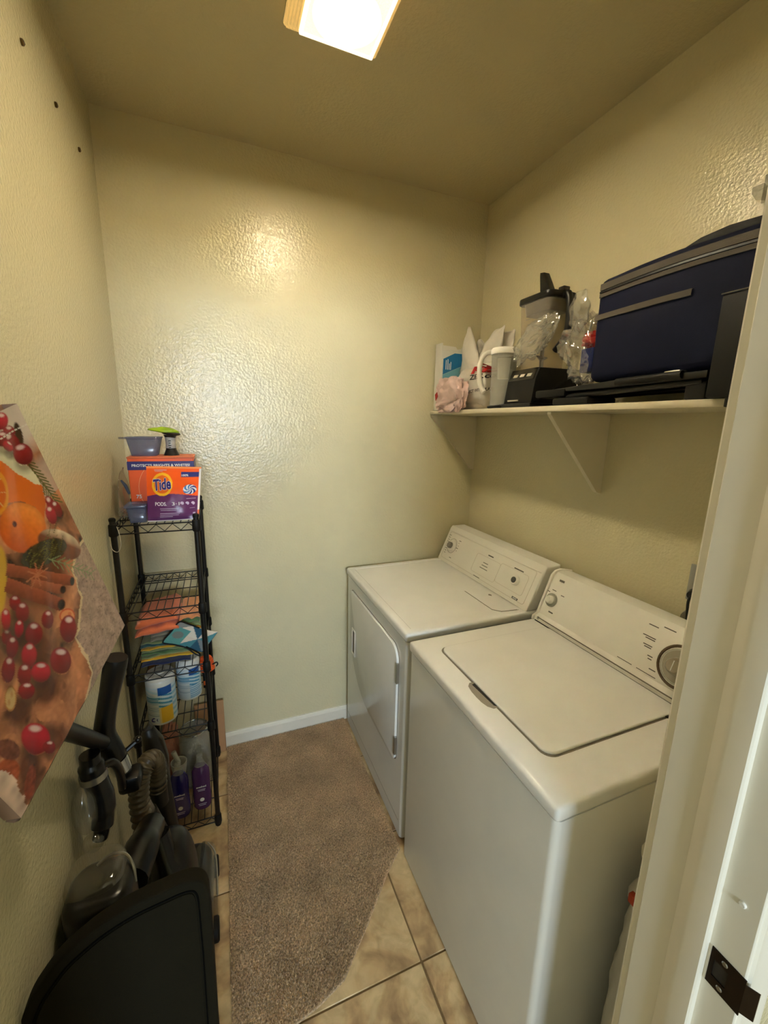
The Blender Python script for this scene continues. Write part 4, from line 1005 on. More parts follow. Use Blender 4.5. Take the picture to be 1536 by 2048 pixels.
cloth_stack('grey_cloth', 0.085, 0.225, 1.615, 1.82, Z3+0.089, [(0.017, 0.0), (0.016, 0.006)], [c_gy], 'grey ribbed cloth in the middle of the rack cloth pile', 4)
cloth_stack('orange_cloth', 0.040, 0.185, 1.600, 1.82, Z3+0.124, [(0.034, 0.0), (0.036, 0.006)], [c_or], 'orange terry cloth folded at the top left of the pile', 5, tilt=0.02)
cloth_stack('sage_cloth', 0.186, 0.258, 1.62, 1.82, Z3+0.124, [(0.018, 0.0), (0.018, 0.006), (0.016, 0.002)], [c_gr, c_dg, cloth('cloth_peach', (228, 150, 96))], 'sage green cloth roll at the top right of the pile', 6)
ph = thing('pot_holder', (0.215, 1.58, Z3+0.09), 'geometric teal and white pot holder with black edging hanging over the cloths', 'pot holder')
P0, PU, PV = Vector((0.128, 1.598, 0.842)), Vector((0.128, -0.008, -0.058)), Vector((0.062, 0.012, 0.066))
def ph_col(u, v):
    k_ = (int(u*3)+int(v*2)); fu, fv = (u*3) % 1, (v*2) % 1
    up = fu > fv if k_ % 2 else fu+fv > 1
    pal = [(226, 216, 200), (38, 84, 106), (126, 130, 132), (222, 206, 190), (70, 130, 140)]
    c = pal[(k_*2+(1 if up else 0)+int(u*3)) % 5]
    if u < 0.40 and v < 0.75:
        c = (84, 148, 146)
        if math.hypot(u-0.2, (v-0.42)*0.8) < 0.13: c = (110, 120, 118)
    return lin(c)
NU, NV = 60, 50
V, F = grid(NU, NV, lambda u, v: P0+PU*u+PV*v+Vector((0, -0.004*math.sin(3*u), 0.004*math.sin(4*u+2*v))))
C_ = [ph_col(i/(NU-1), j/(NV-1)) for j in range(NV) for i in range(NU)]
o = meshobj('pad', V, F, Mcol('pot_holder_print', 0.8, bump=0.0008, bscale=300), ph, cols=np.array(C_)); md = o.modifiers.new('thickness', 'SOLIDIFY'); md.thickness = 0.003; md.offset = 0
def php(u, v): return P0+PU*u+PV*v+Vector((0, -0.004*math.sin(3*u)-0.002, 0.004*math.sin(4*u+2*v)))
pts = [php(0.5, 1.0), php(0.2, 1.0), php(0, 0.95), php(0, 0.5), php(0, 0.0), php(0.3, 0.0), php(0.6, 0), php(0.82, 0)+Vector((0, -0.003, -0.012)), php(0.95, 0)+Vector((0, -0.003, -0.014)), php(0.9, 0)+Vector((0, -0.004, -0.002)), php(0.6, 0)+Vector((0, -0.004, 0.006))]
obj('edging_loop', tube(nbm(), spline(pts, 5), 0.0028, 7), m_blackm, ph)

# -- fourth tier: wipes canisters etc.
def wipes(c, r, h, seed, label):
    t = thing('wipes_canister', (c[0], c[1], Z4), label, 'canister', 'wipes canisters on the rack')
    NU, NV = 96, 90; V, C_ = [], []
    prof = [(0.0, r*0.90), (0.02, r*0.985), (0.05, r), (0.93, r), (0.97, r*0.985), (1.0, r*0.93)]
    for j in range(NV):
        v = j/(NV-1); rr = np.interp(v, [p[0] for p in prof], [p[1] for p in prof])
        for i in range(NU):
            a = 2*math.pi*i/NU-math.pi; V.append((c[0]+rr*math.cos(a), c[1]+rr*math.sin(a), Z4+0.001+v*h))
            s_ = math.degrees(a+math.pi/2)+12*seed      # 0 faces the camera side
            s_ = (s_+180) % 360-180
            col = (226, 226, 222)
            if 0.06 < v < 0.88:
                col = (214, 224, 230)
                if 5 < s_ < 62:
                    if v > 0.70: col = (24, 84, 158)
                    elif v > 0.42: col = (60, 146, 186) if math.sin(v*70+s_*0.10) > 0.1 else (206, 226, 234)
                    elif seed: col = (246, 200, 60) if s_ > 14 else (240, 220, 150)
                    else: col = (200, 222, 234) if math.sin(v*120) > -0.2 else (110, 160, 196)
                elif -55 < s_ <= 5:
                    if 0.52 < v < 0.66: col = (70, 150, 186) if math.sin(v*160) > -0.6 else (220, 230, 235)
                    elif 0.22 < v < 0.50: col = (226, 230, 230) if math.sin(v*150) > -0.3 else (150, 176, 190)
                    elif 0.66 < v < 0.84: col = (196, 222, 232) if math.sin(v*60+s_*0.08) > 0 else (226, 232, 234)
                elif seed == 0 or abs(s_) > 60:
                    col = (150, 196, 220) if math.sin(v*50) > 0 else (210, 226, 234)
            C_.append(lin(col))
    F = [(j*NU+i, j*NU+(i+1) % NU, (j+1)*NU+(i+1) % NU, (j+1)*NU+i) for j in range(NV-1) for i in range(NU)]
    F.append(tuple(range(NU))[::-1]); F.append(tuple((NV-1)*NU+i for i in range(NU)))
    b_ = meshobj('label_wrap', V, F, Mcol('wipes_print', 0.3), t, cols=np.array(C_))
    obj('lid', lathe(nbm(), [(r*0.95, h+0.001), (r*0.97, h+0.004), (r*0.97, h+0.014), (r*0.9, h+0.018), (r*0.4, h+0.018), (r*0.36, h+0.022), (0.004, h+0.023)], (c[0], c[1], Z4), 36), m_white, t)
    return t
w1 = wipes((0.098, 1.655), 0.0515, 0.185, 1, 'larger white wipes canister with blue and yellow label, front of the rack')
bm = nbm()
for x in (0.072, 0.090):
    tube(bm, [(x+0.007*math.cos(a), 1.6085-0.0015 if x > 0.08 else 1.6105, Z4+0.028+0.007*math.sin(a)) for a in np.linspace(0, 2*math.pi, 16, endpoint=False)], 0.0022, 6, closed=True)
obj('ring_logo', bm, m_tide, w1)
wipes((0.188, 1.775), 0.047, 0.165, 0, 'smaller blue and white wipes canister standing behind the larger one')
obx = thing('black_box', (0.245, 1.88, Z4), 'small black box at the right back of the fourth tier', 'box')
obj('box_body', B(0.240, 0.262, 1.80, 1.93, Z4, Z4+0.082, r=0.003), m_blackm, obx); obj('box_label', B(0.242, 0.260, 1.7992, 1.80, Z4+0.015, Z4+0.035), M('label_orange', (236, 110, 40), 0.5), obx)
os_ = thing('orange_strap', (0.25, 1.85, Z4+0.082), 'bundled orange strap with black buckle on the small black box', 'strap')
bm = nbm()
for k_ in range(4): tube(bm, spline([(0.222+0.004*k_, 1.80+0.01*k_, Z4+0.092+0.012*k_), (0.262, 1.785+0.01*k_, Z4+0.093+0.012*k_), (0.285-0.002*k_, 1.80, Z4+0.095+0.012*k_), (0.262, 1.84, Z4+0.094+0.012*k_), (0.222, 1.82, Z4+0.092+0.012*k_)], 5), 0.0085, 8)
obj('webbing', bm, M('strap_orange', (226, 92, 36), 0.6, bump=0.0005, bscale=600), os_)
obj('buckle', tube(nbm(), spline([(0.284, 1.79, Z4+0.115), (0.300, 1.785, Z4+0.125), (0.304, 1.785, Z4+0.115), (0.298, 1.79, Z4+0.104)], 4), 0.003, 7), m_black, os_)
bcb = tag(obj('brown_carton', B(0.034, 0.062, 1.74, 1.90, Z4, Z4+0.15, r=0.002), M('brown_card', (150, 104, 66), 0.8, bump=0.0004, bscale=200)), 'brown cardboard carton at the left back of the fourth tier', 'box')

# -- bottom tier: soap pouches, jar, pink cloth
def soap(x0, x1, y, col, label, tint):
    t = thing('soap_pouch', ((x0+x1)/2, y, Z5), label, 'soap bottle', 'soap bottles on the bottom tier')
    cx_, w = (x0+x1)/2, (x1-x0)/2; m = clear_mat(tint, col, 0.12, 0.12)
    bm = nbm(); prof = [(0.80, 0.0), (0.98, 0.012), (1.0, 0.05), (0.97, 0.11), (1.0, 0.16), (0.95, 0.185), (0.60, 0.205)]
    lathe(bm, [(w*a, z) for a, z in prof], (cx_, y, Z5+0.001), 28, sy=0.62)
    obj('bottle', bm, m, t)
    obj('neck', lathe(nbm(), [(w*0.60, 0.205), (w*0.45, 0.220), (w*0.36, 0.226), (w*0.36, 0.250), (w*0.20, 0.254)], (cx_, y, Z5+0.001), 20, sy=0.8), m_clear, t)
    yy = y-w*0.62-0.0012
    text('lettering', 'method', w*1.05, (cx_, yy, Z5+0.118), (1, 0, 0), (0, 0, 1), m_whiteink, t, 0.015)
    d_ = obj('dot', disc(nbm(), (cx_, yy+0.0008, Z5+0.055), (0, -1, 0), 0.0085, 0.0008, 18), m_whiteink, t)
    bm = nbm()
    for z, ww in ((0.104, 0.03), (0.098, 0.026), (0.034, 0.032), (0.027, 0.026)): box(bm, cx_-ww/2, cx_+ww/2, yy-0.0002, yy+0.0004, Z5+z, Z5+z+0.0022)
    obj('fine_print', bm, M('lilac_ink', (205, 190, 215)), t, smooth=False)
    return t
soap(0.100, 0.170, 1.615, (38, 34, 112), 'blue-violet soap bottle on the bottom tier beside the vacuum hose', 'soap_blue')
soap(0.180, 0.250, 1.630, (84, 50, 98), 'plum purple soap bottle on the bottom tier beside the rack post', 'soap_purple')
gj = thing('clear_jar', (0.19, 1.80, Z5), 'large clear plastic jar with a shiny rim behind the soap bottles', 'jar')
obj('jar_body', lathe(nbm(), [(0.060, 0.001), (0.066, 0.01), (0.068, 0.20), (0.060, 0.235), (0.055, 0.245), (0.056, 0.262), (0.052, 0.262), (0.062, 0.20), (0.060, 0.012)], (0.19, 1.79, Z5), 30), m_clear, gj)
obj('rim', tube(nbm(), [(0.19+0.056*math.cos(a), 1.79+0.056*math.sin(a), Z5+0.264) for a in np.linspace(0, 2*math.pi, 30, endpoint=False)], 0.004, 8, closed=True), m_chrome, gj)
bm = ellip(nbm(), (0.19, 1.785, Z5+0.11), (0.050, 0.050, 0.095), 36, 24, lambda u, p: p+u*crumple(u, 2.5, 0.02, 3))
obj('foil_contents', bm, M('crumpled_foil', (200, 198, 190), 0.22, metal=0.8), gj, ang=70)
pkb = thing('pink_bag', (0.10, 1.84, Z5), 'pink paper bag at the back of the bottom tier', 'bag')
obj('bag_body', crumpled((0.083, 1.83, Z5+0.135), (0.036, 0.09, 0.135), 41, amp=0.012, zmin=Z5, xmin=0.034), bagmat('pink_paper', (206, 140, 118), 0.1), pkb, ang=60)
wf = thing('white_funnel', (0.115, 1.70, Z5), 'small white plastic scoop lying behind the blue-violet soap', 'scoop')
obj('bowl', lathe(nbm(), [(0.012, 0.0), (0.016, 0.08), (0.030, 0.17), (0.032, 0.19), (0.028, 0.19), (0.013, 0.08)], (0.130, 1.695, Z5+0.001), 20), M('milky_plastic', (206, 202, 192), 0.35), wf)
obj('scoop_handle', tube(nbm(), [(0.130, 1.697, Z5+0.185), (0.112, 1.705, Z5+0.235)], [0.008, 0.010], 10), M('milky_plastic', (206, 202, 192)), wf)
# cardboard sheet behind the rack
tag(obj('cardboard_sheet', B(0.18, 0.313, 1.972, 1.985, 0.0005, 0.292, r=0.003, seg=1), M('cardboard', (196, 152, 112), 0.8, bump=0.0003, bscale=150)), 'flat brown cardboard sheet leaning on the wall behind the rack', 'cardboard')

# ------------------------------------------------------------------ vacuum cleaner
vc = thing('vacuum_cleaner', (0.15, 1.2, 0), 'black upright vacuum with ribbed hose leaning by the left wall', 'vacuum')
m_vac = M('vacuum_black', (7, 7, 7), 0.3); m_vac2 = M('vacuum_charcoal', (24, 22, 18), 0.45)
obj('floor_head', prism(nbm(), rpoly(0.022, 0.255, 1.12, 1.42, [0.06, 0.05, 0.03, 0.03]), 'z', 0.006, 0.110, r=0.018, seg=3), m_vac, vc)
obj('head_window', prism(nbm(), rpoly(0.200, 0.268, 1.19, 1.40, [0.045, 0.03, 0.02, 0.02]), 'z', 0.010, 0.118, r=0.016, seg=3), m_cup, vc)
obj('head_trim', tube(nbm(), spline([(0.240, 1.395, 0.112), (0.264, 1.35, 0.112), (0.271, 1.28, 0.110), (0.272, 1.20, 0.104)], 5), 0.003, 8), m_silver, vc)
for y in (1.15, 1.36): obj('wheel', disc(nbm(), (0.258, y, 0.036), (1, 0, 0), 0.034, 0.016, 22, 0.004), m_blackm, vc)
# leaning spine
sp_ = spline([(0.150, 1.27, 0.09), (0.142, 1.265, 0.22), (0.130, 1.270, 0.40), (0.122, 1.280, 0.56), (0.115, 1.290, 0.66), (0.108, 1.296, 0.715)], 6)
obj('spine', tube(nbm(), sp_, [0.038-0.022*(k_/(len(sp_)-1))**3 for k_ in range(len(sp_))], 16), m_vac2, vc)
obj('spine_plate', prism(nbm(), [(0.088, 0.45), (0.152, 0.40), (0.156, 0.60), (0.146, 0.67), (0.112, 0.735), (0.088, 0.70)], 'y', 1.285, 1.310, r=0.006), M('plate_brown_grey', (48, 42, 32), 0.45), vc)
def bodyfn(u, p): return Vector((math.copysign(abs(u.x)**0.7, u.x)*0.072, math.copysign(abs(u.y)**0.7, u.y)*0.095, u.z*0.19))
obj('motor_body', ellip(nbm(), (0.158, 1.13, 0.28), (1, 1, 1), 30, 20, bodyfn), m_vac, vc)
obj('body_column', tube(nbm(), spline([(0.132, 1.115, 0.50), (0.150, 1.09, 0.43), (0.172, 1.06, 0.34), (0.180, 1.03, 0.26)], 5), [0.036]*6+[0.042]*5+[0.046]*5, 18), M('body_gloss', (12, 11, 10), 0.25), vc)
# bin held to the left of the spine
obj('dust_bin', prism(nbm(), rpoly(0.010, 0.135, 0.80, 0.925, [0.05, 0.045, 0.04, 0.04]), 'z', 0.40, 0.690, r=0.024, seg=3), m_vac, vc)
obj('bin_window', prism(nbm(), rpoly(0.006, 0.118, 0.83, 0.945, [0.05, 0.045, 0.04, 0.04]), 'z', 0.62, 0.705, r=0.02, seg=3), m_cup, vc)
obj('bin_rim', tube(nbm(), spline([(0.060, 0.900, 0.690), (0.075, 0.905, 0.698), (0.095, 0.908, 0.700), (0.115, 0.900, 0.696), (0.130, 0.880, 0.684), (0.136, 0.86, 0.66)], 6), 0.0032, 8), m_silver, vc)
obj('bin_neck', tube(nbm(), spline([(0.11, 0.92, 0.60), (0.125, 1.00, 0.60), (0.13, 1.09, 0.56)], 5), [0.040]*6+[0.034]*5, 14), m_vac, vc)
# ribbed hose
hp = spline([(0.128, 1.235, 0.55), (0.132, 1.225, 0.62), (0.132, 1.195, 0.682), (0.120, 1.165, 0.700), (0.103, 1.148, 0.668), (0.097, 1.143, 0.60), (0.102, 1.132, 0.52), (0.114, 1.118, 0.45), (0.130, 1.10, 0.38)], 20)
rad = [0.0235+0.0034*math.cos(2*math.pi*i/5) for i in range(len(hp))]
obj('hose', tube(nbm(), hp, rad, 18), M('hose_grey', (78, 68, 51), 0.30), vc, ang=80)
obj('hose_cuff', tube(nbm(), [(0.128, 1.235, 0.58), (0.128, 1.24, 0.49)], 0.026, 16), m_vac2, vc)
# wand and handle
obj('wand', tube(nbm(), [(0.122, 1.19, 0.47), (0.078, 1.11, 0.745)], 0.0165, 14), m_silver, vc)
obj('wand_socket', tube(nbm(), [(0.130, 1.20, 0.42), (0.112, 1.17, 0.535)], 0.022, 14), m_vac2, vc)
obj('wand_collar', tube(nbm(), [(0.0755, 1.103, 0.752), (0.0685, 1.10, 0.790)], 0.0245, 16), m_chrome, vc)
hl = spline([(0.0685, 1.10, 0.790), (0.058, 1.10, 0.825), (0.050, 1.10, 0.868), (0.060, 1.10, 0.93), (0.077, 1.10, 1.00), (0.090, 1.10, 1.050), (0.095, 1.10, 1.072)], 6)
obj('handle', tube(nbm(), hl, [0.0245+0.002*math.sin(k_*0.25) for k_ in range(len(hl))], 16), M('handle_black', (10, 10, 9), 0.38), vc)
obj('wand_clip', B(0.066, 0.118, 1.075, 1.135, 0.690, 0.738, r=0.012), m_vac, vc)
obj('clip_knob', ellip(nbm(), (0.1150, 1.125, 0.812), (0.009, 0.009, 0.009), 14, 10), m_vac, vc)
obj('clip_stem', tube(nbm(), [(0.114, 1.125, 0.810), (0.080, 1.112, 0.79)], 0.006, 8), m_vac, vc)
obj('spare_wand', tube(nbm(), [(0.050, 1.074, 0.862), (0.050, 0.895, 1.033), (0.050, 0.80, 1.125)], 0.017, 14), m_black, vc)
obj('hose_clip', tube(nbm(), [(0.052, 1.10, 1.045), (0.018, 1.10, 1.050)], 0.014, 12), m_black, vc)
# pet tool hung on the wand
tl = obj('hand_tool', tube(nbm(), spline([(0.050, 1.005, 0.890), (0.050, 1.005, 0.862), (0.053, 1.005, 0.83), (0.060, 1.005, 0.78), (0.062, 1.0, 0.73), (0.058, 0.99, 0.695), (0.052, 0.985, 0.672)], 5), [0.021]*5+[0.026]*5+[0.025]*5+[0.027]*5+[0.023]*5+[0.016]*5+[0.010], 16), m_vac, vc)
s = obj('silver_ring', tube(nbm(), [(0.0515, 1.005, 0.842), (0.0525, 1.005, 0.826)], 0.0285, 18), m_silver, None); sub(s, tl)
s = obj('clear_cover', ellip(nbm(), (0.034, 0.985, 0.765), (0.026, 0.035, 0.062), 26, 18), m_cup, None); sub(s, tl)
s = obj('clear_tip', ellip(nbm(), (0.044, 0.972, 0.682), (0.022, 0.020, 0.022), 20, 14), m_cup, None); sub(s, tl)
s = obj('tool_arm', tube(nbm(), spline([(0.065, 1.01, 0.845), (0.085, 1.03, 0.835), (0.092, 1.05, 0.79), (0.088, 1.075, 0.72)], 5), 0.010, 10), m_vac, None); sub(s, tl)
for ob_ in [tl]: ob_.location.x -= 0.008

# ------------------------------------------------------------------ dark upright case in the foreground
fc = thing('soft_case', (0.155, 0.69, 0), 'black upright soft case with rounded top and stitched border in the foreground', 'case')
op = [(0.006, 0.687), (0.018, 0.716), (0.032, 0.739), (0.063, 0.778), (0.100, 0.806), (0.130, 0.823), (0.174, 0.839), (0.220, 0.847), (0.255, 0.851), (0.275, 0.847), (0.288, 0.836), (0.295, 0.815), (0.296, 0.780)]
op = [(0.004, 0.010), (0.004, 0.64)]+[(p.x, p.y) for p in spline([(a, b_, 0) for a, b_ in op], 3)]+[(0.296, 0.676), (0.293, 0.486), (0.290, 0.010)]
m_case = M('case_fabric', (25, 22, 12), 0.95, spec=0.15, bump=0.0005, bscale=900, var=0.08, vscale=12)
obj('shell', prism(nbm(), op, 'y', 0.66, 0.690, r=0.005, seg=3), m_case, fc, ang=35)
def inset_pts(poly, d):
    out = []; n_ = len(poly)
    for i in range(n_):
        a, b_, c = Vector(poly[i-1]), Vector(poly[i]), Vector(poly[(i+1) % n_])
        t = (c-a).normalized(); out.append(b_+Vector((t.y, -t.x))*d)
    return out
ip = inset_pts(op, 0.018)
ip = [(p.x, p.y) for p in ip]
obj('border_groove', tube(nbm(), [(x, 0.6595, z) for x, z in ip[1:-1]], 0.0017, 6), M('case_seam', (4, 4, 3), 0.9, spec=0.1), fc)
obj('panel', prism(nbm(), [(p.x, p.y) for p in inset_pts(op, 0.022)], 'y', 0.6575, 0.661), m_case, fc, ang=35)

# ------------------------------------------------------------------ fruit-print shopping bag hanging at the left
tote = thing('tote_bag', (0.1, 0.7, 1.155), 'glossy shopping bag printed with oranges and cranberries hanging at the left', 'shopping bag')
TO = Vector((0.17, 0.868, 1.258)); EU = Vector((-0.2155, -0.92358, -0.3171)); EV = Vector((-0.16436, -0.28645, 0.94389)); EN = Vector((0.9626, -0.25553, 0.09007))
TW, TH = 0.328, 0.432
berries = [(0.0419,0.4206,-0.0116,-0.0038,0.0067,-0.0087),(0.0377,0.4032,-0.0111,-0.004,0.0056,-0.0072),(0.0554,0.4006,-0.0121,-0.0046,0.0058,-0.0075),(0.04,0.3905,-0.0124,0.0007,-0.0023,-0.0117),(0.0517,0.3893,-0.0059,-0.0067,0.0069,-0.0028),(0.0326,0.3697,-0.016,-0.0025,0.0024,-0.0133),(0.0307,0.284,-0.0086,-0.0014,-0.0011,-0.0161),(0.023,0.2743,-0.0089,-0.0021,0.0005,-0.0128),(0.0412,0.2744,-0.0103,-0.0039,0.0038,-0.0123),(0.1764,0.2215,-0.006,-0.0056,0.0055,-0.0071),(0.1751,0.2044,-0.0074,-0.0072,0.0072,-0.0092),(0.1481,0.1634,-0.0086,-0.0086,0.0074,-0.0093),(0.1917,0.1912,-0.0046,-0.0049,0.0062,-0.008),(0.1778,0.167,-0.0095,-0.0103,0.0086,-0.0109),(0.2129,0.1986,-0.0053,-0.0058,0.0052,-0.0068),(0.2131,0.1807,-0.007,-0.008,0.0076,-0.0098),(0.199,0.15,-0.0077,-0.0091,0.0088,-0.0112),(0.1647,0.0966,-0.0144,-0.0174,0.0107,-0.0133),(0.2193,0.1353,-0.006,-0.0078,0.0078,-0.01),(0.2325,0.1619,-0.0071,-0.0089,0.0089,-0.0115),(0.2003,0.1162,-0.0097,-0.0124,0.0074,-0.0094),(0.2292,0.1158,-0.007,-0.0096,0.0059,-0.0075),(0.2576,0.054,-0.0127,-0.0215,0.0113,-0.0144),(0.2508,0.0219,-0.0064,-0.0112,0.0049,-0.0061),(0.2004,0.2162,-0.0049,-0.005,0.0075,-0.0097)]
def tote_print(U, Vv):
    sh = U.shape; c = np.zeros(sh+(3,))
    rngn = lambda s_, k_: np.array([noise.noise(Vector((a*s_, b_*s_, k_))) for a, b_ in zip(U.ravel(), Vv.ravel())]).reshape(sh)
    n1 = rngn(22, 1.0); n2 = rngn(70, 5.0); n3 = rngn(180, 9.0)
    def put(mask, col, a=1.0):
        col = np.array(lin(col)) if not isinstance(col, np.ndarray) else col
        w = (mask*a)[..., None] if not np.isscalar(mask) else a
        c[...] = c*(1-w)+col*w
    def ell(e):
        du, dv = U-e[0], Vv-e[1]; det = e[2]*e[5]-e[3]*e[4]
        a = (du*e[5]-dv*e[4])/det; b_ = (-du*e[3]+dv*e[2])/det
        return a, b_, np.sqrt(a*a+b_*b_)
    def sm(d, w=0.12): return np.clip((1-d)/w, 0, 1)
    def shade(k_): c[...] = c*np.clip(k_, 0, 3)[..., None]
    # brown paper
    U0, V0 = U, Vv
    put(np.ones(sh), (184, 118, 78)); shade(1+0.85*n1+0.6*np.abs(n2)*np.sign(n1)+0.3*n2+0.12*n3)
    # pale paper at the top
    put(np.clip((Vv-0.36)/0.03, 0, 1), (224, 204, 186)); 
    # warm dark shadow in the middle
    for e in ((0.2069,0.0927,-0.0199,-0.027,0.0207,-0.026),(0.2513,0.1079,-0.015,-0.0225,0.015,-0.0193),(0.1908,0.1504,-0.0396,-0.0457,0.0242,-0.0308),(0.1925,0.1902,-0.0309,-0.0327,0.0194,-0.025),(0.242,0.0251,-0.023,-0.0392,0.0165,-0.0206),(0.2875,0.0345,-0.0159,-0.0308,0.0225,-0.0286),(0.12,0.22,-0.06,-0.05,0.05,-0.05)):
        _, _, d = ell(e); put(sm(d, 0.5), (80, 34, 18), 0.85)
    U, Vv = U0+0.004*n2+0.0015*n3, V0+0.004*n1
    # grey-brown wooden plank region towards the lower outer corner
    wood = [(-0.02,0.20),(0.0336,0.1937),(0.0585,0.1826),(0.0626,0.1282),(0.1046,0.0974),(0.1178,0.0948),(0.1208,0.0578),(0.1257,0.0211),(0.1595,-0.0031),(0.165,-0.03),(-0.02,-0.03)]
    mw_ = inpoly(U, Vv, wood).astype(float)
    put(mw_, (176, 146, 126)); crack = np.abs(np.sin((U*0.75+Vv*0.9)*190+6*n1+3*n2))
    k_ = np.where(mw_ > 0, 1+0.35*n2+0.25*n3-0.35*(crack < 0.10), 1); shade(k_)
    edge = inpoly(U-0.004, Vv-0.004, wood).astype(float)-mw_; put(np.clip(edge, 0, 1), (236, 206, 160), 0.8)
    put((Vv > 0.30)*(U < 0.035)*1.0*np.clip((0.36-Vv)/0.02, 0, 1), (196, 170, 150), 0.8)
    U, Vv = U0, V0
    # green needles
    def needles(p, q, n_, ln, col, w=0.0011, spread=0.6):
        p, q = np.array(p), np.array(q); d = (q-p)/np.linalg.norm(q-p); nn = np.array([-d[1], d[0]])
        segs = [(p, q)]
        for i in range(n_):
            b0 = p+(q-p)*(i+0.5)/n_
            for s_ in (1, -1): segs.append((b0, b0+(d*0.8+nn*s_*spread)*ln))
        for a, b_ in segs:
            ab = b_-a; t = np.clip(((U-a[0])*ab[0]+(Vv-a[1])*ab[1])/(ab@ab), 0, 1)
            dist = np.hypot(U-a[0]-ab[0]*t, Vv-a[1]-ab[1]*t); put(np.clip((w-dist)/(w*0.5), 0, 1), col)
    needles((0.036, 0.365), (0.018, 0.285), 12, 0.018, (96, 92, 40), 0.0016)
    # orange half: cream pith and flesh
    cream = [(0.0744,0.4078),(0.0634,0.3967),(0.0405,0.364),(0.0311,0.3379),(0.0295,0.3192),(0.0403,0.3263),(0.0598,0.3538),(0.0773,0.3786),(0.0878,0.3901)]
    put(inpoly(U, Vv, cream)*1.0, (232, 220, 180))
    big = [(0.16,0.42),(0.0744,0.4078),(0.0634,0.3967),(0.0878,0.3901)]; put(inpoly(U, Vv, big)*1.0, (232, 220, 180))
    flesh = [(0.16,0.40),(0.0878,0.3901),(0.0773,0.3786),(0.0598,0.3538),(0.0403,0.3263),(0.0295,0.3192),(0.0395,0.2951),(0.0625,0.2743),(0.0616,0.2993),(0.0763,0.3182),(0.0966,0.3272),(0.126,0.3402),(0.17,0.36)]
    fm = inpoly(U, Vv, flesh)*1.0; put(fm, (238, 116, 34)); put(fm*np.clip((0.075-U)/0.05, 0, 1)*np.clip((0.33-Vv)/0.05, 0, 1), (160, 62, 44), 0.8)
    a, b_, d = ell((0.1177,0.3535,-0.0264,-0.014,0.0199,-0.0261)); put(sm(d, 0.06), (248, 160, 46)); put(sm(d/0.82, 0.08), (236, 110, 28))
    put(sm(d/0.82, 0.08)*(np.abs(np.sin(np.arctan2(b_, a)*4)) < 0.12), (250, 190, 110))
    a, b_, d = ell((0.1013,0.2906,-0.0376,-0.0242,0.0218,-0.0279)); mk = sm(d, 0.05)
    put(mk, (240, 122, 40)); put(mk*np.clip((-b_-0.1)*0.9+a*0.3, 0, 1), (252, 164, 70), 0.8); put(mk*np.clip((b_+0.1-a*0.4), 0, 1), (196, 74, 36), 0.7); put(mk*np.clip((d-0.8)*4, 0, 1), (190, 80, 30), 0.5)
    shade(np.where(mk > 0, 1+0.10*n3+0.08*n2, 1))
    _, _, d = ell((0.113,0.303,-0.005,-0.003,0.003,-0.004)); put(sm(d, 0.3), (96, 36, 20))
    # garlic / fig and sprigs
    a, b_, d = ell((0.0544,0.2283,-0.0338,-0.0395,0.0226,-0.01)); mk = sm(d, 0.06); put(mk, (120, 66, 44)); put(mk*np.clip(-b_*1.4-0.2, 0, 1), (226, 196, 160)); shade(np.where(mk > 0, 1+0.5*n2, 1))
    a, b_, d = ell((0.0898,0.24,-0.0479,-0.0154,0.0016,-0.0186)); mk = sm(d, 0.10); put(mk, (58, 46, 24)); shade(np.where(mk > 0.3, 1+0.9*n3, 1))
    for i in range(26):
        p = (0.055+0.08*RNG.random(), 0.225+0.03*RNG.random()); needles(p, (p[0]-0.018, p[1]+0.012*RNG.random()), 0, 0.01, (98, 92, 44), 0.0008)
    # yellow fruit on the near side
    a, b_, d = ell((0.1781,0.2624,-0.0117,-0.0098,0.0278,-0.0363)); put(sm(d, 0.15), (226, 176, 62))
    # cinnamon sticks
    def stick_(p, q, w, col):
        p, q = np.array(p), np.array(q); ab = q-p; t = ((U-p[0])*ab[0]+(Vv-p[1])*ab[1])/(ab@ab); tt = np.clip(t, 0, 1)
        dist = np.hypot(U-p[0]-ab[0]*tt, Vv-p[1]-ab[1]*tt); sg = ((U-p[0])*ab[1]-(Vv-p[1])*ab[0])
        mk_ = (dist < w)*(t > 0)*(t < 1)*1.0; put(mk_, col); shade(np.where(mk_ > 0, 1.05+0.5*np.sign(sg)*dist/w*0.7+0.15*n3, 1))
        e_ = np.hypot(U-q[0], Vv-q[1]); put(np.clip((w*0.95-e_)/(w*0.2), 0, 1), (64, 26, 14)); put(np.clip((w*0.55-e_)/(w*0.2), 0, 1), (34, 12, 8))
    stick_((0.1605, 0.2641), (0.0717, 0.1701), 0.0080, (152, 76, 48)); stick_((0.1395, 0.2229), (0.0973, 0.175), 0.0070, (160, 84, 54)); stick_((0.1721, 0.2491), (0.113, 0.1591), 0.0095, (148, 72, 46))
    needles((0.0917, 0.2295), (0.0201, 0.1432), 9, 0.020, (132, 142, 96), 0.0010, 0.5)
    for k_ in range(8):
        a0 = k_*math.pi/4+0.3; needles((0.1227, 0.225), (0.1227+0.022*math.cos(a0), 0.225+0.016*math.sin(a0)), 0, 0.01, (190, 112, 74), 0.0014)
    # roots and white paper at the bottom near corner
    for e, col in (((0.2956,0.0199,-0.0051,-0.0119,0.0155,-0.0152), (142, 62, 40)), ((0.3067,0.066,-0.0086,-0.0168,0.0105,-0.0136), (176, 84, 48)), ((0.2908,0.0866,-0.0044,-0.0219,0.011,-0.0009), (120, 66, 48))):
        _, _, d = ell(e); mk = sm(d, 0.15); put(mk, col); shade(np.where(mk > 0, 1+0.5*n3, 1))
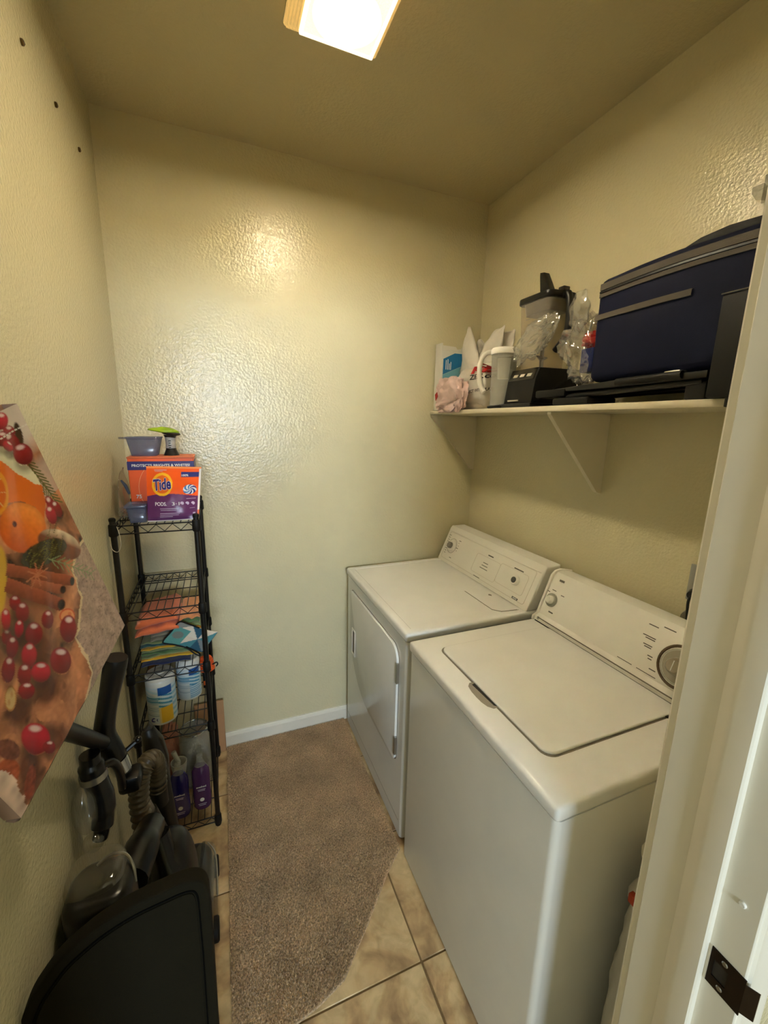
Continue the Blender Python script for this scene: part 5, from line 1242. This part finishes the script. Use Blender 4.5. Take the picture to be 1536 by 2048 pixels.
    pp_ = inpoly(U+0.006*n2, Vv+0.006*n1, [(0.34,0.12),(0.3201,0.0975),(0.3074,0.0674),(0.3136,-0.0056),(0.345,-0.01)])*1.0; put(pp_, (222, 190, 168)); shade(np.where(pp_ > 0, 1+0.6*n2+0.4*n1, 1))
    # leaf, cut berries, berries
    _, _, d = ell((0.0218,0.3953,-0.0069,-0.0012,0.0052,-0.0166)); put(sm(d, 0.15), (70, 44, 24))
    for e, c1, c2 in (((0.1133,0.1357,-0.0134,-0.0133,0.0075,-0.0093), (206, 88, 50), (236, 150, 96)), ((0.2498,0.1294,-0.0063,-0.0089,0.01,-0.0129), (190, 130, 70), (222, 182, 118))):
        a, b_, d = ell(e); put(sm(d, 0.08), c1); put(sm(d/0.85, 0.1), c2); put(sm(np.hypot(a-0.2, b_+0.3)/0.3, 0.5)+sm(np.hypot(a+0.25, b_-0.3)/0.3, 0.5), c1, 0.6)
    berries.append((0.1235,0.1195,-0.0122,-0.0129,0.0117,-0.0144))
    for i, e in enumerate(berries):
        e = (e[0], e[1])+tuple(1.15*q_ for q_ in e[2:])
        a, b_, d = ell(e)
        bright = i in (22,) or i % 4 == 0
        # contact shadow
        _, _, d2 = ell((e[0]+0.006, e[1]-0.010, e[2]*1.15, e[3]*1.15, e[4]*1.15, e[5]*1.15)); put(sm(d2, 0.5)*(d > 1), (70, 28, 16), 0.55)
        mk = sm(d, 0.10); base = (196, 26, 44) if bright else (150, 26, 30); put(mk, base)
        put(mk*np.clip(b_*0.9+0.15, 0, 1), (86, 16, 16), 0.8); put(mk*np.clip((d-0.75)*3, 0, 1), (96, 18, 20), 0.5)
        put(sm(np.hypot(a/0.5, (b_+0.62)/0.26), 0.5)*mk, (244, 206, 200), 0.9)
    # hem at the top with pale stitching
    put((np.abs(Vv-0.402) < 0.0008)*(np.sin(U*900) > -0.5)*1.0, (236, 226, 210))
    return c*0.82
NU, NV = 190, 260
uu, vv = np.meshgrid(np.linspace(0, TW, NU), np.linspace(0, TH, NV))
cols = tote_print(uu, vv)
def tote_pt(u, v, off=0.0):
    f = math.sin(math.pi*u/TW)*math.sin(math.pi*min(1, 0.08+v/TH))
    w = 0.0045*noise.noise(Vector((u*14, v*11, 2.0)))+0.003*noise.noise(Vector((u*30+v*22, v*9, 4)))
    return TO+EU*u+EV*v+EN*(0.006*f+w*min(1, 10*min(u, TW-u, v+0.01)/TW)+off)
V = [tote_pt(uu[j, i], vv[j, i]) for j in range(NV) for i in range(NU)]
F = [(j*NU+i, j*NU+i+1, (j+1)*NU+i+1, (j+1)*NU+i) for j in range(NV-1) for i in range(NU-1)]
m_tote = Mcol('tote_print', 0.27, bump=0.0006, bscale=60)
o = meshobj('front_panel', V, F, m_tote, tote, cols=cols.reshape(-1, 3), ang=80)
# folded bottom gusset and back panel
n_ = 60; V, F, C_ = [], [], []
for i in range(n_):
    u = TW*i/(n_-1)
    for k_, (dv, off) in enumerate(((0.0, 0.0), (-0.006, -0.004), (-0.009, -0.012), (-0.003, -0.020))):
        wv = 0.004*noise.noise(Vector((u*25, k_, 8))); V.append(tote_pt(u, 0, 0)+EV*(dv+wv*(k_ > 0))+EN*off)
        cidx = min(NU-1, int(i/(n_-1)*(NU-1))); C_.append(cols[min(NV-1, 3+k_*5), cidx]*(0.9 if k_ % 2 else 1.1))
for i in range(n_-1):
    for k_ in range(3): a = i*4+k_; F.append((a, a+4, a+5, a+1))
meshobj('bottom_gusset', V, F, m_tote, tote, cols=np.array(C_), ang=80)
V, F = grid(20, 20, lambda a, b_: tote_pt(a*TW, b_*TH, -0.020)); C_ = np.tile(np.array(lin((186, 140, 108))), (400, 1))
meshobj('back_panel', V, F, m_tote, tote, cols=C_, ang=80)
bm = nbm()
for u in (0.0, TW):
    pts = [[bm.verts.new(tote_pt(u, TH*k_/12, o_)) for o_ in (0.0, -0.010, -0.020)] for k_ in range(13)]
    for k_ in range(12):
        for s_ in range(2): bm.faces.new((pts[k_][s_], pts[k_+1][s_], pts[k_+1][s_+1], pts[k_][s_+1]))
obj('side_gusset', bm, M('tote_side', (180, 150, 130), 0.4), tote)
hookp = Vector((0.045, 0.485, 1.86))
for o_ in (0.0, -0.020):
    a, c = tote_pt(0.13, TH-0.01, o_), tote_pt(0.27, TH-0.01, o_)
    obj('strap', tube(nbm(), spline([a, a.lerp(hookp, 0.5)+Vector((0, 0.02, 0.0)), hookp, c.lerp(hookp, 0.5)-Vector((0, 0.02, 0)), c], 6), 0.006, 8), M('strap_brown', (120, 84, 60), 0.7), tote)
hk2 = thing('coat_hook', (0.0, 0.485, 1.87), 'metal coat hook on the left wall holding the printed bag', 'hook')
obj('hook_arm', tube(nbm(), spline([(0.004, 0.485, 1.855), (0.03, 0.485, 1.845), (0.052, 0.485, 1.850), (0.060, 0.485, 1.875)], 5), 0.005, 8), m_silver, hk2)
obj('hook_plate', B(0.0005, 0.005, 0.470, 0.500, 1.835, 1.895, r=0.002), m_silver, hk2)

db = thing('dark_pouch', (0.03, 0.52, 1.06), 'dark cloth pouch hanging behind the printed shopping bag', 'pouch')
obj('pouch_body', prism(nbm(), [(0.42, 1.10), (0.50, 1.055), (0.592, 1.052), (0.628, 1.085), (0.640, 1.14), (0.60, 1.22), (0.46, 1.22)], 'x', 0.010, 0.045, r=0.008, seg=2), M('pouch_dark', (26, 30, 30), 0.7), db)
obj('drawstring', tube(nbm(), [(0.02, 0.52, 1.215), (0.007, 0.50, 1.40), (0.007, 0.485, 1.84)], 0.003, 6), m_blackm, db)

cl_ = thing('cord_loop', (0.03, 1.55, 1.22), 'thin white cord loop hanging from the front left post of the rack', 'cord')
obj('cord', tube(nbm(), spline([(0.034, 1.552, 1.300), (0.040, 1.549, 1.27), (0.040, 1.549, 1.235), (0.030, 1.5475, 1.215), (0.016, 1.549, 1.222), (0.010, 1.550, 1.245)], 6), 0.0011, 6), m_white, cl_)
